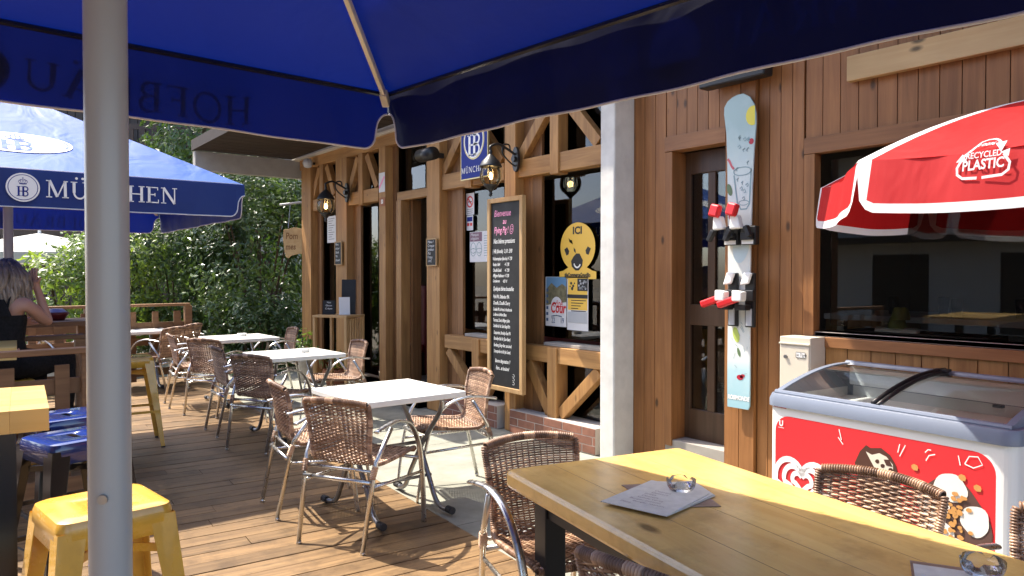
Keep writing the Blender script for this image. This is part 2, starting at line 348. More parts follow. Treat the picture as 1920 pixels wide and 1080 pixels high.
M = dict(
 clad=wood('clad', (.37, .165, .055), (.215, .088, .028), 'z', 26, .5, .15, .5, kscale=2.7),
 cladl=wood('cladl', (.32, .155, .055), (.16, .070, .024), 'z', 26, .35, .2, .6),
 beamx=wood('beamx', (.48, .26, .09), (.27, .13, .042), 'x', 22, .3, .12, .6),
 beamz=wood('beamz', (.47, .25, .085), (.25, .118, .038), 'z', 22, .3, .15, .6),
 trim=wood('trim', (.34, .155, .058), (.2, .085, .03), 'x', 24, .3, .12, .5),
 darkw=wood('darkw', (.055, .032, .02), (.03, .018, .012), 'z', 22, 0, .2, .45),
 doorw=wood('doorw', (.11, .062, .035), (.07, .038, .02), 'z', 22, 0, .1, .4),
 newp=wood('newp', (.62, .44, .22), (.52, .34, .15), 'x', 18, .55, .08, .6, kscale=2.6),
 deck=wood('deck', (.29, .180, .082), (.13, .075, .034), 'x', 30, .18, .3, .45, spec=.5, dirt=.85, face='z'),
 rail=wood('rail', (.30, .165, .075), (.18, .09, .04), 'x', 22, .2, .25, .6),
 table=wood('table', (.88, .58, .20), (.74, .44, .13), 'x', 12, .7, .1, .2, spec=.6, dirt=.45, kscale=2.1, face='z'),
 ply=wood('ply', (.70, .47, .16), (.58, .36, .1), 'x', 12, .3, .15, .3, spec=.5),
 black=plain('black', (.012, .012, .013), .42, 0, .5), blackg=plain('blackg', (.008, .008, .01), .15, 0, .6),
 alu=plain('alu', (.66, .65, .62), .28, 1.0, .5, .12, 30), steel=plain('steel', (.33, .34, .36), .32, 1.0, .5, .15, 20),
 white=plain('white', (.80, .79, .75), .4), trimw=plain('trimw', (.52, .52, .56), .6),
 tabw=plain('tabw', (.76, .75, .70), .32, 0, .5, .05, 6), stucco=plain('stucco', (.66, .65, .61), .85, 0, .2, .22, 5, 0, .5),
 grey=plain('grey', (.45, .46, .48), .38, 0, .5, .08, 8), pole=plain('pole', (.36, .36, .345), .30, 0, .5, .0, 5),
 rim=plain('rim', (.17, .20, .26), .38, 0, .5, .08, 6), cream=plain('cream', (.62, .56, .45), .45, 0, .4, .05, 4),
 conc=plain('conc', (.30, .30, .25), .85, 0, .25, .3, 4, 0, .5), brick=plain('brick', (.25, .11, .072), .55, 0, .4, .3, 14, 0, .2, .18),
 mortar=plain('mortar', (.45, .42, .38), .9), fascia=plain('fascia', (.36, .33, .29), .8, 0, .3, .2, 6),
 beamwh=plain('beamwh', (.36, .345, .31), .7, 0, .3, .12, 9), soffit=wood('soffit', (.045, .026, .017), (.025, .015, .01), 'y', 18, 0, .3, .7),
 yellow=plain('yellow', (.76, .42, .05), .28, 0, .5, .22, 9, .5), blue=plain('blue', (.010, .028, .15), .16, 0, .6, 0, 7, .6),
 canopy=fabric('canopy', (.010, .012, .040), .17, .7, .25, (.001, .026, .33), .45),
 canopy_glare=fabric('canopy_glare', (.030, .115, .43), .2, .55, .3, (.010, .03, .45)), valance2=fabric('valance2', (.012, .035, .17), .2, .55, .4, (.002, .015, .25), .3),  # far umbrella: same blue cloth, sun glare put into the lighter canopy base
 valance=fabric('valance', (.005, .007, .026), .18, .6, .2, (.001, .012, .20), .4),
 red=fabric('red', (.50, .014, .016), .3, .6, .3), wfab=fabric('wfab', (.8, .8, .82), .35, .6, .3),
 redp=plain('redp', (.62, .018, .022), .35, 0, .5), ink=plain('ink', (.02, .02, .02), .6), chalk=plain('chalk', (.72, .72, .70), .9),
 pink=plain('pink', (.85, .33, .52), .9), board=plain('board', (.014, .014, .015), .55, 0, .35, .3, 5), frame=wood('frame', (.50, .33, .16), (.40, .24, .10), 'z', 22, .15, .1, .6),
 signb=plain('signb', (.010, .024, .20), .55, 0, .2), gold=plain('gold', (.42, .33, .16), .35, .6), paper=plain('paper', (.68, .68, .68), .6, 0, .3),
 sticky=plain('sticky', (.80, .50, .07), .5), glass=glass('glass', (.66, .68, .66), 1.5, 0, 1.5), clear=glass('clear', (.92, .95, .95), 1.5, .0, 1.8),
 room=plain('room', (.26, .22, .18), .8), redseat=plain('redseat', (.16, .012, .014), .4),
 terra=plain('terra', (.36, .14, .07), .7, 0, .3, .2, 10), stone=plain('stone', (.38, .35, .3), .85, 0, .2, .3, 10, 0, .3),
 skin=plain('skin', (.50, .27, .19), .5, 0, .4), lace=plain('lace', (.015, .014, .015), .8, 0, .2, .4, 60), 
 rub=plain('rub', (.02, .02, .022), .7), ashi=glass('ashi', (.95, .96, .96), 1.5, .02, 2.0), lamp=glass('lamp', (.9, .85, .7), 1.4, .05),
 bulb=emis('bulb', (1, .62, .25), 9.0), leafA=leafmat('leafA', (.022, .050, .010), (.075, .125, .024), .22), leafB=leafmat('leafB', (.05, .10, .016), (.16, .22, .032), .35),
 leafC=leafmat('leafC', (.018, .045, .012), (.045, .09, .02), .25), bark=plain('bark', (.10, .07, .045), .9, 0, .2, .3, 12, 0, .5),
)
# rattan: strand colour by attribute
m, nt, b = mat('rattan'); r = rnd_attr(nt)
cr = nt.nodes.new('ShaderNodeValToRGB'); cr.color_ramp.elements[0].color = (.10, .055, .032, 1); cr.color_ramp.elements[1].color = (.60, .40, .26, 1)
e = cr.color_ramp.elements.new(.45); e.color = (.24, .135, .08, 1); e = cr.color_ramp.elements.new(.75); e.color = (.40, .245, .15, 1)
nz = N(nt, 'ShaderNodeTexNoise', Scale=14.0, Detail=3.0); nt.links.new(coords(nt, (1, 1, 1)), nz.inputs['Vector'])
nt.links.new(mth(nt, 'ADD', mth(nt, 'MULTIPLY', r, .85), mapr(nt, nz.outputs[0], .3, .7, -.1, .4)), cr.inputs[0])
nt.links.new(cr.outputs[0], b.inputs['Base Color']); b.inputs['Roughness'].default_value = .38; b.inputs['Specular IOR Level'].default_value = .5
M['rattan'] = m
# ground
m, nt, b = mat('soil'); nz = N(nt, 'ShaderNodeTexNoise', Scale=3.0, Detail=6.0); nt.links.new(coords(nt, (1, 1, 1)), nz.inputs['Vector'])
nt.links.new(mixc(nt, (.22, .19, .14), (.34, .30, .23), nz.outputs[0]), b.inputs['Base Color']); b.inputs['Roughness'].default_value = .95; M['soil'] = m

# ------------------------------------------------------------------ setting: ground, deck, terrace
mb = MB(); mb.box(-90, 60, -60, 90, -.6, -.35); tag(mb.build('ground', M['soil']), kind='structure')
DO = cw(-.325, 4.261)                        # a point on the edge between deck and terrace
deck_ang = math.atan2((Rv * .834 + Fv * .552).y, (Rv * .834 + Fv * .552).x)   # boards run this way
MD = Matrix.Translation(DO) @ Matrix.Rotation(deck_ang, 4, 'Z')
mb = MB(); p = -7.0; bw = .136; rn = random.Random(3)
while p < 7.6:
    q = -9.0; 
    cuts = [-9 + rn.random() * 2.5]
    while cuts[-1] < -1.6: cuts.append(cuts[-1] + rn.choice([2.4, 3.0, 3.6]))
    cuts = [-9] + [c for c in cuts if c < -.8] + [-.004]
    for a, b_ in zip(cuts[:-1], cuts[1:]):
        dz = rn.uniform(-.0015, .0015)
        mb.box(a + .0015, b_ - .0015, p + .003, p + bw - .0045, -.03, dz, rn.random())
    p += bw
dk = mb.build('deck', M['deck']); dk.matrix_world = MD; b_ = dk.modifiers.new('b', 'BEVEL'); b_.width = .003; b_.segments = 1
tag(dk, kind='structure')
mb = MB(); mb.box(-9, -.01, -7, 7.6, -.34, -.034); o = mb.build('deck_base', M['black']); o.matrix_world = MD; tag(o, kind='structure')
mb = MB()
for i in range(-4, 8):
    mb.box(.003, 9, i * 1.9 + .003, (i + 1) * 1.9 - .003, -.34, -.006)
o = mb.build('terrace', M['conc']); o.matrix_world = MD; tag(o, kind='structure')

# ------------------------------------------------------------------ building
D = 4.24
B = thing('bar_building', 'timber fronted bar with wooden posts, braces, dark windows and brick plinth behind the tables', 'building')
def X(px, Y=D): return fx(px, Y)
def Z(px, py, Y=D): return PY(px, py, Y).z
FLo = .2
ZL0, ZL1 = 2.33, 2.49      # lintel beam
ZT0, ZT1 = 2.95, 3.09      # top beam
XL, XR = X(566), X(1126)
# cladding panels behind (Y = D+.06 .. D+.10)
def cladding(mb, x0, x1, z0, z1, y0=D + .06, th=.03, w=.12, gap=.005):
    n = max(1, round((x1 - x0) / w)); w = (x1 - x0) / n
    for i in range(n):
        mb.box(x0 + i * w + gap / 2, x0 + (i + 1) * w - gap / 2, y0, y0 + th, z0, z1)
def part(name, m, bevel=0, **kw): return mb.build(name, M[m], B, bevel=bevel, **kw)
# posts
posts = [(566, 583, 'wide'), (630, 650, ''), (711, 723, ''), (800, 824, ''), (946, 966, '')]
for a, b_, _ in posts:
    mb = MB(); yb = D - .04; mb.box(X(a, yb), X(b_, yb), yb, D + .12, 0.0, ZT0); part('post', 'beamz', .004)
mb = MB()
for a, b_ in ((583, 603), (650, 677), (724, 744), (825, 868), (966, 1016)):
    cladding(mb, X(a, D + .06), X(b_, D + .06), .12, ZT1)
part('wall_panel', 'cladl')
for a, b_ in ((583, 630), (650, 711), (824, 946), (966, 1130)):
    mb = MB(); mb.box(X(a), X(b_), D - .01, D + .11, ZL0, ZL1); part('lintel', 'beamx', .004)
    x0, x1 = X(a), X(b_); xm = (x0 + x1) / 2; zt = ZT0
    mb = MB(); mb.box(xm - .055, xm + .055, D - .025, D + .09, ZL0 - .02, zt); part('king_post', 'beamz', .004)
    for sx, e in ((x0 + .06, -1), (x1 - .06, 1)):
        mb = MB(); mb.bar((sx, D + .035, ZL1 + .02), (xm + e * .12, D + .035, zt - .03), .10, .075); part('brace', 'beamz', .004)
mb = MB(); mb.box(XL - .02, X(1130), D - .015, D + .13, ZT0, ZT1); part('top_beam', 'beamx', .004)
mb = MB(); mb.box(X(742), X(800), D + .02, D + .1, Z(770, 372), Z(770, 356)); part('door_header', 'beamx', .003)
# lower sill and braces
for a, b_ in ((836, 946), (986, 1130)):
    x0, x1 = X(a), X(b_)
    mb = MB(); mb.box(x0, x1, D - .02, D + .11, .68, .82); part('sill', 'beamx', .006)
    xm = X(1040) if a > 900 else X(896)
    mb = MB(); mb.box(xm - .06, xm + .06, D - .035, D + .10, .2, .815); part('king_post', 'beamz', .005)
    mb = MB(); mb.bar((x0 + .04, D + .03, .66), (xm - .07, D + .03, .24), .10, .08); part('brace', 'beamz', .005)
    mb = MB(); mb.bar((x1 - .04, D + .03, .66), (xm + .07, D + .03, .24), .10, .08); part('brace', 'beamz', .005)
    # window ledge of pale stone
    mb = MB(); mb.box(X(868) if a < 900 else X(1016), x1, D + .02, D + .2, .822, .85); part('ledge', 'fascia', .003)
# brick plinth
mb = MB()
for (x0, x1) in ((X(836), X(944)), (X(968), X(1130))):
    for row in range(3):
        zz = .004 + row * .07; off = (row % 2) * .12; x = x0 - off
        while x < x1:
            mb.box(max(x, x0) + .003, min(x + .237, x1) - .003, D - .08, D + .2, zz, zz + .064)
            x += .24
part('brick_plinth', 'brick', .002)
mb = MB()
for (x0, x1) in ((X(836), X(944)), (X(968), X(1130))): mb.box(x0 + .002, x1 - .002, D - .077, D + .19, 0, .212)
part('mortar', 'mortar')
# entrance step
mb = MB(); mb.box(X(655), X(800), D - .12, D + .3, 0, .1); part('entrance_step', 'darkw', .005)
# windows: glass at D+.14 with frames
def window(x0, x1, z0, z1, y=D + .14, fr='darkw', fw=.035, glz='glass'):
    mb = MB()
    for a, b_, c, d in ((x0, x0 + fw, z0, z1), (x1 - fw, x1, z0, z1), (x0 + fw, x1 - fw, z0, z0 + fw), (x0 + fw, x1 - fw, z1 - fw, z1)):
        mb.box(a, b_, y - .03, y + .03, c, d)
    f = part('window', fr, .003)
    mb = MB(); mb.box(x0 + fw, x1 - fw, y - .003, y + .003, z0 + fw, z1 - fw); mb.build('pane', M[glz], f)
    return f
Yw = D + .14
window(X(603, Yw), X(631, Yw), .2, ZL0, fr='cream', fw=.05)
window(X(678, Yw), X(712, Yw), .15, ZL0)
window(X(868, Yw), X(950, Yw), .85, ZL0)
window(X(1016, Yw), X(1140, Yw), .85, ZL0)
for a, b_ in ((583, 630), (650, 711), (745, 800), (824, 946), (966, 1140)):
    window(X(a, Yw), X(b_, Yw), (2.49 if a != 745 else Z(770, 354)), ZT1, fw=.02)
window(X(836, Yw), X(946, Yw), .2, .8, fw=.02); window(X(986, Yw), X(1140, Yw), .2, .8, fw=.02)
# entrance door: frame and open leaf
mb = MB()
mb.box(X(743), X(752), D + .0, D + .12, 0.1, Z(770, 372)); part('door_frame', 'beamz', .003)
d = thing_door = None
mb = MB(); x0 = X(800, D + .12); mb.box(X(752), X(752) + .05, D + .121, D + .24, .12, 2.3)
mb.box(x0, x0 + .045, D + .13, D + .98, .12, 2.3); dl = part('door', 'cladl', .004)
mb2 = MB(); mb2.tube([(x0, D + .9, 1.1), (x0 - .05, D + .9, 1.1), (x0 - .05, D + .78, 1.1)], .009, 8); mb2.build('handle', M['alu'], dl, smooth=True)
# right-hand wall
XC = X(1188); XE = X(1530) + 4.2
z_dh0, z_dh1 = Z(1250, 286), Z(1250, 258)
xd0, xd1 = X(1262), X(1362)
xw0, xw1 = X(1528), X(1528) + 3.3
zw0, zw1 = Z(1530, 627), Z(1522, 289)
mb = MB(); cladding(mb, XC - .3, X(1248), 0.0, ZT0 + .6, D, .03, .095); part('wall_panel', 'clad')
mb = MB(); cladding(mb, X(1249), xd1 + .03, z_dh1 + .003, ZT0 + .6, D, .03, .09); part('wall_panel', 'clad')
mb = MB(); cladding(mb, X(1364), X(1420), 0.0, ZT0 + .6, D - .03, .06, .11)
part('wall_panel', 'clad')
mb = MB(); cladding(mb, X(1421), X(1506), 0.0, ZT0 + .6, D + .0, .03, .085); part('wall_panel', 'clad')
mb = MB(); cladding(mb, X(1508), XE, zw1 + .10, ZT0 + .6, D + .005, .03, .11); part('wall_panel', 'clad')
mb = MB(); cladding(mb, X(1508), XE, 0, zw0 - .075, D + .005, .03, .14); part('wall_panel', 'beamz')
mb = MB(); mb.box(X(1248), xd1, D - .02, D + .1, z_dh0, z_dh1); part('door_header', 'trim', .003)
mb = MB(); mb.box(X(1249), xd0, D - .015, D + .14, .2, z_dh0 - .002); part('door_frame', 'clad', .003)
mb = MB(); mb.box(X(1508), xw1 + .1, D - .015, D + .06, zw1, zw1 + .10); part('window_trim', 'trim', .003)
mb = MB(); mb.box(X(1508), xw0, D - .014, D + .06, zw0 - .073, zw1 - .002); part('window_trim', 'clad', .003)
mb = MB(); mb.box(xw0 + .001, xw1 + .1, D - .015, D + .06, zw0 - .073, zw0 - .012); part('window_trim', 'trim', .003)
mb = MB(); mb.box(xw0 + .001, xw1 + .1, D - .0, D + .16, zw0 - .01, zw0 + .018); part('window_ledge', 'fascia', .002)
window(xw0, xw1, zw0 + .02, zw1, D + .13, 'steel', .03)
# door leaf, dark, glazed, in the opening
zt = Z(1250, 822)
mb = MB(); mb.box(X(1248), xd1, D + .0, D + .5, .0, zt); part('door_step', 'fascia', .004)
yd = D + .14; xa, xb = X(1266, yd), X(1375, yd) + .3; zr = Z(1325, 590, yd)
mb = MB(); mb.box(xa, xa + .14, yd, yd + .045, zt, z_dh0); mb.box(xa + .14, xb, yd, yd + .045, z_dh0 - .16, z_dh0)
mb.box(xa + .14, xb, yd, yd + .045, zr - .08, zr + .07); mb.box(xa + .14, xb, yd, yd + .045, zt, zt + .22)
mb.box(X(1326, yd), X(1340, yd), yd + .004, yd + .04, zt + .22, z_dh0 - .16)
dr = part('door', 'doorw', .004)
mb = MB(); mb.box(xa + .14, xb, yd + .02, yd + .026, zt + .2, z_dh0 - .1); mb.build('pane', M['glass'], dr)
mb = MB(); mb.box(xa, xa + .02, yd - .02, yd, .9, 1.0); mb.box(xa, xa + .02, yd - .02, yd, 2.1, 2.2); mb.build('hinge', M['steel'], dr)
# white stucco column
yc = 4.03
mb = MB(); mb.box(X(1125, yc), X(1152, yc), yc, D + .3, 0, 3.9); o = part('column', 'stucco', .012)
# dark rooms behind the glass
mb = MB()
def room(x0, x1, y0, y1, z0, z1):
    mb.box(x0 - .1, x1 + .1, y1, y1 + .1, z0, z1); mb.box(x0 - .1, x0, y0, y1, z0, z1); mb.box(x1, x1 + .1, y0, y1, z0, z1)
    mb.box(x0 - .1, x1 + .1, y0, y1, z0 - .05, z0); mb.box(x0 - .1, x1 + .1, y0, y1, z1, z1 + .05)
room(XL + .05, XC - .05, D + .22, D + 4.5, .1, 3.1); room(XC + .2, XE, D + .18, D + 4.2, .15, 3.0)
part('interior', 'room')
# fascia, unseen roof overhang, its depth stepped to shade the walls
mb = MB(); mb.box(XL - .3, XR, D - .03, D + .5, ZT1 + .035, 3.95); part('fascia', 'fascia')
mb = MB(); mb.box(XL - .3, XR, D - .05, D + .1, ZT1, ZT1 + .033); part('fascia_strip', 'cream')
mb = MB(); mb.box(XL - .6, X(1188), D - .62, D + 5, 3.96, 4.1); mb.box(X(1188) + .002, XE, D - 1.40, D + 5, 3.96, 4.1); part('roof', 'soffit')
# porch soffit at the far end with a white beam
xe = XL - .12
p0 = PXX(366, 287, xe); p1 = PXX(566, 302, xe)
print('PB', p0, p1)
zB = p1.z; mb = MB(); mb.box(xe - .12, xe, p0.y, D + .1, zB - .26, zB); part('porch_beam', 'beamwh', .004)
q0 = Vector((xe, p0.y, zB + .02)); q1 = PY(436, 243, p0.y)
sl_ = (q1.z - q0.z) / (q1.x - q0.x)
mb = MB(); n = 16; xs1 = q0.x + 3.3
for i in range(n):
    a, b_ = q0.x - .1 + i * 3.4 / n, q0.x - .1 + (i + 1) * 3.4 / n - .012
    za, zb = zB + .02 + sl_ * (a - q0.x), zB + .02 + sl_ * (b_ - q0.x)
    mb.add([(a, p0.y, za), (b_, p0.y, zb), (b_, D - .06, zb), (a, D - .06, za), (a, p0.y, za + .03), (b_, p0.y, zb + .03), (b_, D - .06, zb + .03), (a, D - .06, za + .03)],
           [(0, 1, 2, 3), (7, 6, 5, 4), (0, 4, 5, 1), (1, 5, 6, 2), (2, 6, 7, 3), (3, 7, 4, 0)])
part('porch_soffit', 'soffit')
mb = MB(); mb.bar((q0.x - .1, p0.y, zB + .08), (xs1, p0.y, zB + .08 + sl_ * 3.3), .14, .05); part('verge_board', 'soffit')

# --- interior pieces seen through the openings
def bench(px, w, y, lab, z1=1.0):
    x = fx(px, y); t = thing('red_bench', lab, 'bench', (x, y, .1), 0, 'red benches inside the bar')
    m_ = MB(); m_.box(-w / 2, w / 2, -.06, .06, .0, z1); m_.build('backrest', M['redseat'], t, bevel=.03)
    m_ = MB(); m_.box(-w / 2, w / 2, -.5, -.065, .3, .42); m_.build('seat', M['redseat'], t, bevel=.03)
    m_ = MB(); m_.box(-w / 2 + .02, w / 2 - .02, -.45, .05, 0, .3); m_.build('base', M['darkw'], t)
bench(700, .9, D + 1.6, 'dark red padded bench behind the left window of the bar', .85)
bench(786, .5, D + 1.0, 'dark red padded bench seen through the open bar door', 1.2)
bench(1075, 1.6, D + 1.5, 'dark red padded bench behind the window with the yellow sticker', .8)
t = thing('counter', 'dark wooden counter deep inside the bar behind the door', 'counter', (X(760), D + 3.2, .1))
m_ = MB(); m_.box(-1.5, 2, 0, .5, 0, 1.05); m_.build('body', M['darkw'], t); m_ = MB(); m_.box(-1.55, 2.05, -.05, .55, 1.05, 1.1); m_.build('top', M['frame'], t)

t = thing('reflection_table', 'white table with glasses added inside the big window in place of a reflected table set', 'table', (fx(1850, D + 1.2), D + 1.2, .15))  # added to stand in for the bright lines of a reflected table set
m_ = MB(); m_.box(-.9, .9, -.4, .4, .98, 1.02); m_.build('tabletop', M['tabw'], t, bevel=.005)
for x_ in (-.8, .8):
    for y_ in (-.33, .33): m_ = MB(); m_.box(x_ - .025, x_ + .025, y_ - .025, y_ + .025, 0, .979); m_.build('leg', M['steel'], t)
for z_ in (.3, .6): m_ = MB(); m_.box(-.77, .77, -.34, .34, z_, z_ + .02); m_.build('shelf', M['steel'], t)
for i_, (dx_, dy_) in enumerate(((-.55, -.1), (-.3, .1), (-.1, -.2), (.2, .0), (.4, -.25))):
    q_ = thing('drinking_glass', ('clear drinking glass, %s on the table added for the reflection in the big window' % ['leftmost', 'second from left', 'middle one', 'second from right', 'rightmost'][i_]), 'glass', (t.location.x + dx_, t.location.y + dy_, 1.171), 0, 'glasses inside the room')
    m_ = MB(); m_.lathe([(0, 0), (.03, 0), (.036, .12), (.033, .12), (.028, .008), (0, .008)], 16); m_.build('cup', M['ashi'], q_, smooth=True)
for i_, px_ in enumerate((1600, 1745)):
    q_ = thing('wooden_chair', ['dim wooden chair inside the big window, left one', 'dim wooden chair inside the big window behind the green cups'][i_], 'chair', (fx(px_, D + 1.5), D + 1.5, .15), .5 + i_, 'chairs inside the room')
    m_ = MB(); m_.box(-.2, .2, -.2, .2, .44, .47); m_.build('seat', M['frame'], q_, bevel=.005); m_ = MB(); m_.box(-.2, .2, .17, .2, .75, .98); m_.build('backrest', M['frame'], q_, bevel=.005)
    for x_ in (-.18, .18):
        for y_, z_ in ((-.18, .44), (.185, .98)): m_ = MB(); m_.box(x_ - .018, x_ + .018, y_ - .018, y_ + .014, 0, z_ - .001); m_.build('leg', M['frame'], q_)

# stacked green cups on the window ledge
t = thing('cup_stack', 'two green cups stacked upside down behind the big window ledge', 'cups', (fx(1683, D + .3), D + .3, zw0 + .02))
m_ = MB(); m_.tube([(-.12, 0, 0), (.12, 0, 0)], .03, 12); m_.build('tray', M['cream'], t, smooth=True)
for i, (dx, dz) in enumerate(((0, .02), (.02, .075))):
    m_ = MB(); m_.lathe([(.05, dz), (.052, dz + .02), (.04, dz + .065), (.03, dz + .075), (0, dz + .075)], 16, (dx, 0, 0)); m_.build('cup', plain('cupg', (.35, .36, .06), .35), t, smooth=True)
m_ = MB(); m_.box(-.3, .5, -.05, .25, -.035, -.0); m_.build('shelf', M['darkw'], t)

# ------------------------------------------------------------------ things on the wall
UX, UZ = Vector((1, 0, 0)), Vector((0, 0, 1))
def wallpt(px, py, Y): p = PY(px, py, Y); return p
def panel_thing(name, label, cat, px0, px1, py, Y, zb, zt, th, m, group=None, pname='panel', rad=.004):
    # thin board fixed to a wall: origin bottom-left at front
    x0, x1 = fx(px0, Y), fx(px1, Y)
    t = thing(name, label, cat, (x0, Y, zb), 0, group)
    mb = MB(); mb.prism(rrect(0, 0, x1 - x0, zt - zb, rad), (0, 0, 0), UX, UZ, -th); mb.build(pname, M[m], t)
    return t, x1 - x0, zt - zb
E = Vector((0, -.0015, 0))     # proud of the panel

# beer sign
Ys = D - .10
t, w_, h_ = panel_thing('beer_sign', 'blue enamel beer sign reading HB MÜNCHEN between the far door and the chalkboard', 'sign', 864, 915, 290, Ys, Z(890, 335, Ys), Z(890, 335, Ys) + .62, .02, 'gold')
def at(x, z): return Vector((x, -.0015, z))
mb = MB(); mb.flat(rrect(.012, .012, w_ - .012, h_ - .012, .005), (0, -.0012, 0), UX, UZ); mb.build('blue_field', M['signb'], t)
mb = MB(); mb.flat(circ(w_ / 2, h_ * .60, w_ * .38, 28, h_ * .30), (0, -.0024, 0), UX, UZ); mb.build('gold_ring', M['gold'], t)
mb = MB(); mb.flat(circ(w_ / 2, h_ * .60, w_ * .35, 28, h_ * .275), (0, -.0036, 0), UX, UZ); mb.build('oval', M['white'], t)
mb = MB(); mb.flat(circ(w_ / 2, h_ * .60, w_ * .325, 28, h_ * .255), (0, -.0048, 0), UX, UZ); mb.build('oval_field', M['signb'], t)
mb = MB(); hb(mb, (0, -.006, 0), UX, UZ, .2, w_ * .52, h_ * .53); serif(mb, 'MÜNCHEN', (w_ / 2, -.006, .065), UX, UZ, .055, 'CENTER'); mb.build('lettering', M['white'], t)
mb = MB(); crown(mb, (0, -.006, 0), UX, UZ, .11, w_ * .5, h_ * .74); mb.build('crown', M['gold'], t)

# chalkboard
Yb = D - .13
xb0, xb1 = fx(918, Yb), fx(984, Yb); zb0, zb1 = Z(950, 734, Yb), Z(950, 370, Yb)
t = thing('chalkboard', 'tall black chalkboard with a beer list in a light wooden frame', 'chalkboard', (xb0, Yb, zb0)); W_, H_ = xb1 - xb0, zb1 - zb0; fw = .042
mb = MB()
for a, b_, c, d_ in ((0, fw, 0, H_), (W_ - fw, W_, 0, H_), (fw, W_ - fw, 0, fw), (fw, W_ - fw, H_ - fw, H_)): mb.box(a, b_, -.03, .015, c, d_)
mb.build('frame', M['frame'], t, bevel=.004)
mb = MB(); mb.box(fw + .0, W_ - fw, -.012, .006, fw, H_ - fw); mb.build('slate', M['board'], t)
def lines(mb, L):
    for (tx, u, v, s_, sx) in L: mb.text(tx, (W_ * u, -.0135, H_ * v), UX, UZ, s_, 'LEFT', .25, .0006, sx)
mb = MB(); lines(mb, [('Bienvenue', .17, .905, .083, .72), ('au', .42, .865, .07, .8), ('Flying Pig ! ☺', .17, .818, .083, .60)]); mb.build('pink_writing', M['pink'], t)
mb = MB()
L = [('Nos bières pressions', .15, .765, .062, .60), ('{ HB (blonde)  3,10  5,90', .12, .715, .05, .58), ('Weihenstephan (blanche) 4  7,90', .12, .678, .042, .52), ('Rosée 1664           4  7,90', .13, .648, .042, .55),
     ('Chouffe Soleil        4  7,90', .13, .618, .042, .55), ('Affligem Radieuse  4  7,90', .13, .590, .042, .55), ('Grimbergen        4,20  8', .13, .563, .036, .6),
     ('Quelques bières bouteilles', .14, .520, .055, .52), ('Pink IPA, Défendor IPA', .14, .480, .046, .55), ('Chouffe, Chouffe Cherry', .14, .447, .046, .54), ('Goudale IPA, la Verte, la Houblonnée', .14, .415, .04, .46),
     ('Le Barou du Mont Blanc', .14, .388, .038, .54), ('Tourtous, Duvel, Affligem Julien', .14, .358, .042, .46), ('Cordelle du Var, Saint-Siegel Bris', .14, .328, .042, .45), ('Desperados, Brooklyn East IPA', .16, .293, .042, .47),
     ('Brooklyn Bel Air (Sour Beer)', .16, .262, .042, .50), ('Bundaberg (Ginger Beer, sans alcool)', .16, .228, .042, .42), ("L'intemporelle et la fût (les Cuvées)", .16, .196, .042, .41),
     ('Bonne dégustation !!', .2, .145, .048, .56), ('Faire... et boulons!', .22, .108, .048, .55)]
lines(mb, L)
for k in range(3): strokes(mb, [(W_ * .72 + x * .016, H_ * .088 - k * .035 + z * .012) for x, z in arc(0, 0, 1, 120, -150, 8)], (0, -.0135, 0), UX, UZ, .003)
mb.build('white_writing', M['chalk'], t)

# small slates, stickers, plates
def slate(px0, px1, py0, py1, Y, lab, rows):
    x0, x1 = fx(px0, Y), fx(px1, Y); zb, zt = Z((px0 + px1) / 2, py1, Y), Z((px0 + px1) / 2, py0, Y)
    t = thing('small_slate', lab, 'slate', (x0, Y, zb), 0, 'small chalk slates on the posts'); w, h = x1 - x0, zt - zb
    mb = MB()
    for a, b_, c, d_ in ((0, .012, 0, h), (w - .012, w, 0, h), (.012, w - .012, 0, .012), (.012, w - .012, h - .012, h)): mb.box(a, b_, -.014, 0, c, d_)
    mb.build('frame', M['frame'], t); mb = MB(); mb.box(.012, w - .012, -.008, 0, .012, h - .012); mb.build('slate', M['board'], t)
    mb = MB()
    for i, r_ in enumerate(rows): mb.text(r_, (.022, -.0095, h - .05 - i * (h - .05) / len(rows)), UX, UZ, .042, 'LEFT', .2, 0, min(1, (w - .03) / (.026 * len(r_))))
    mb.build('writing', M['chalk'], t)
slate(629, 642, 453, 497, D - .06, 'small chalk slate low on the far left post beside the lit lantern', ['Menu', 'du jour', 'Salade', 'Plat', 'Dessert'])
slate(801, 820, 447, 499, D - .06, 'small framed chalk slate on the post right of the open door', ['Menu !', 'Croque', 'Jambon', 'Plat', 'Frites', '14 €'])
t, w, h = panel_thing('number_plate', 'small brown number plate 53 on the post left of the door', 'number plate', 712, 722, 380, D - .05, Z(716, 388), Z(716, 372), .006, 'terra')
mb = MB(); mb.text('53', (w / 2, -.0015, h * .3), UX, UZ, h * .62, 'CENTER', 0, .004, .8); mb.build('digits', M['white'], t)
t, w, h = panel_thing('paper_notice', 'white paper notice with a red diagonal band above the number plate', 'notice', 711, 722, 345, D - .05, Z(716, 362), Z(716, 326), .002, 'paper')
mb = MB(); strokes(mb, [(.01, .05), (w - .01, h - .05)], (0, -.0012, 0), UX, UZ, .03); mb.build('red_band', M['pink'], t)
Yg = D + .11
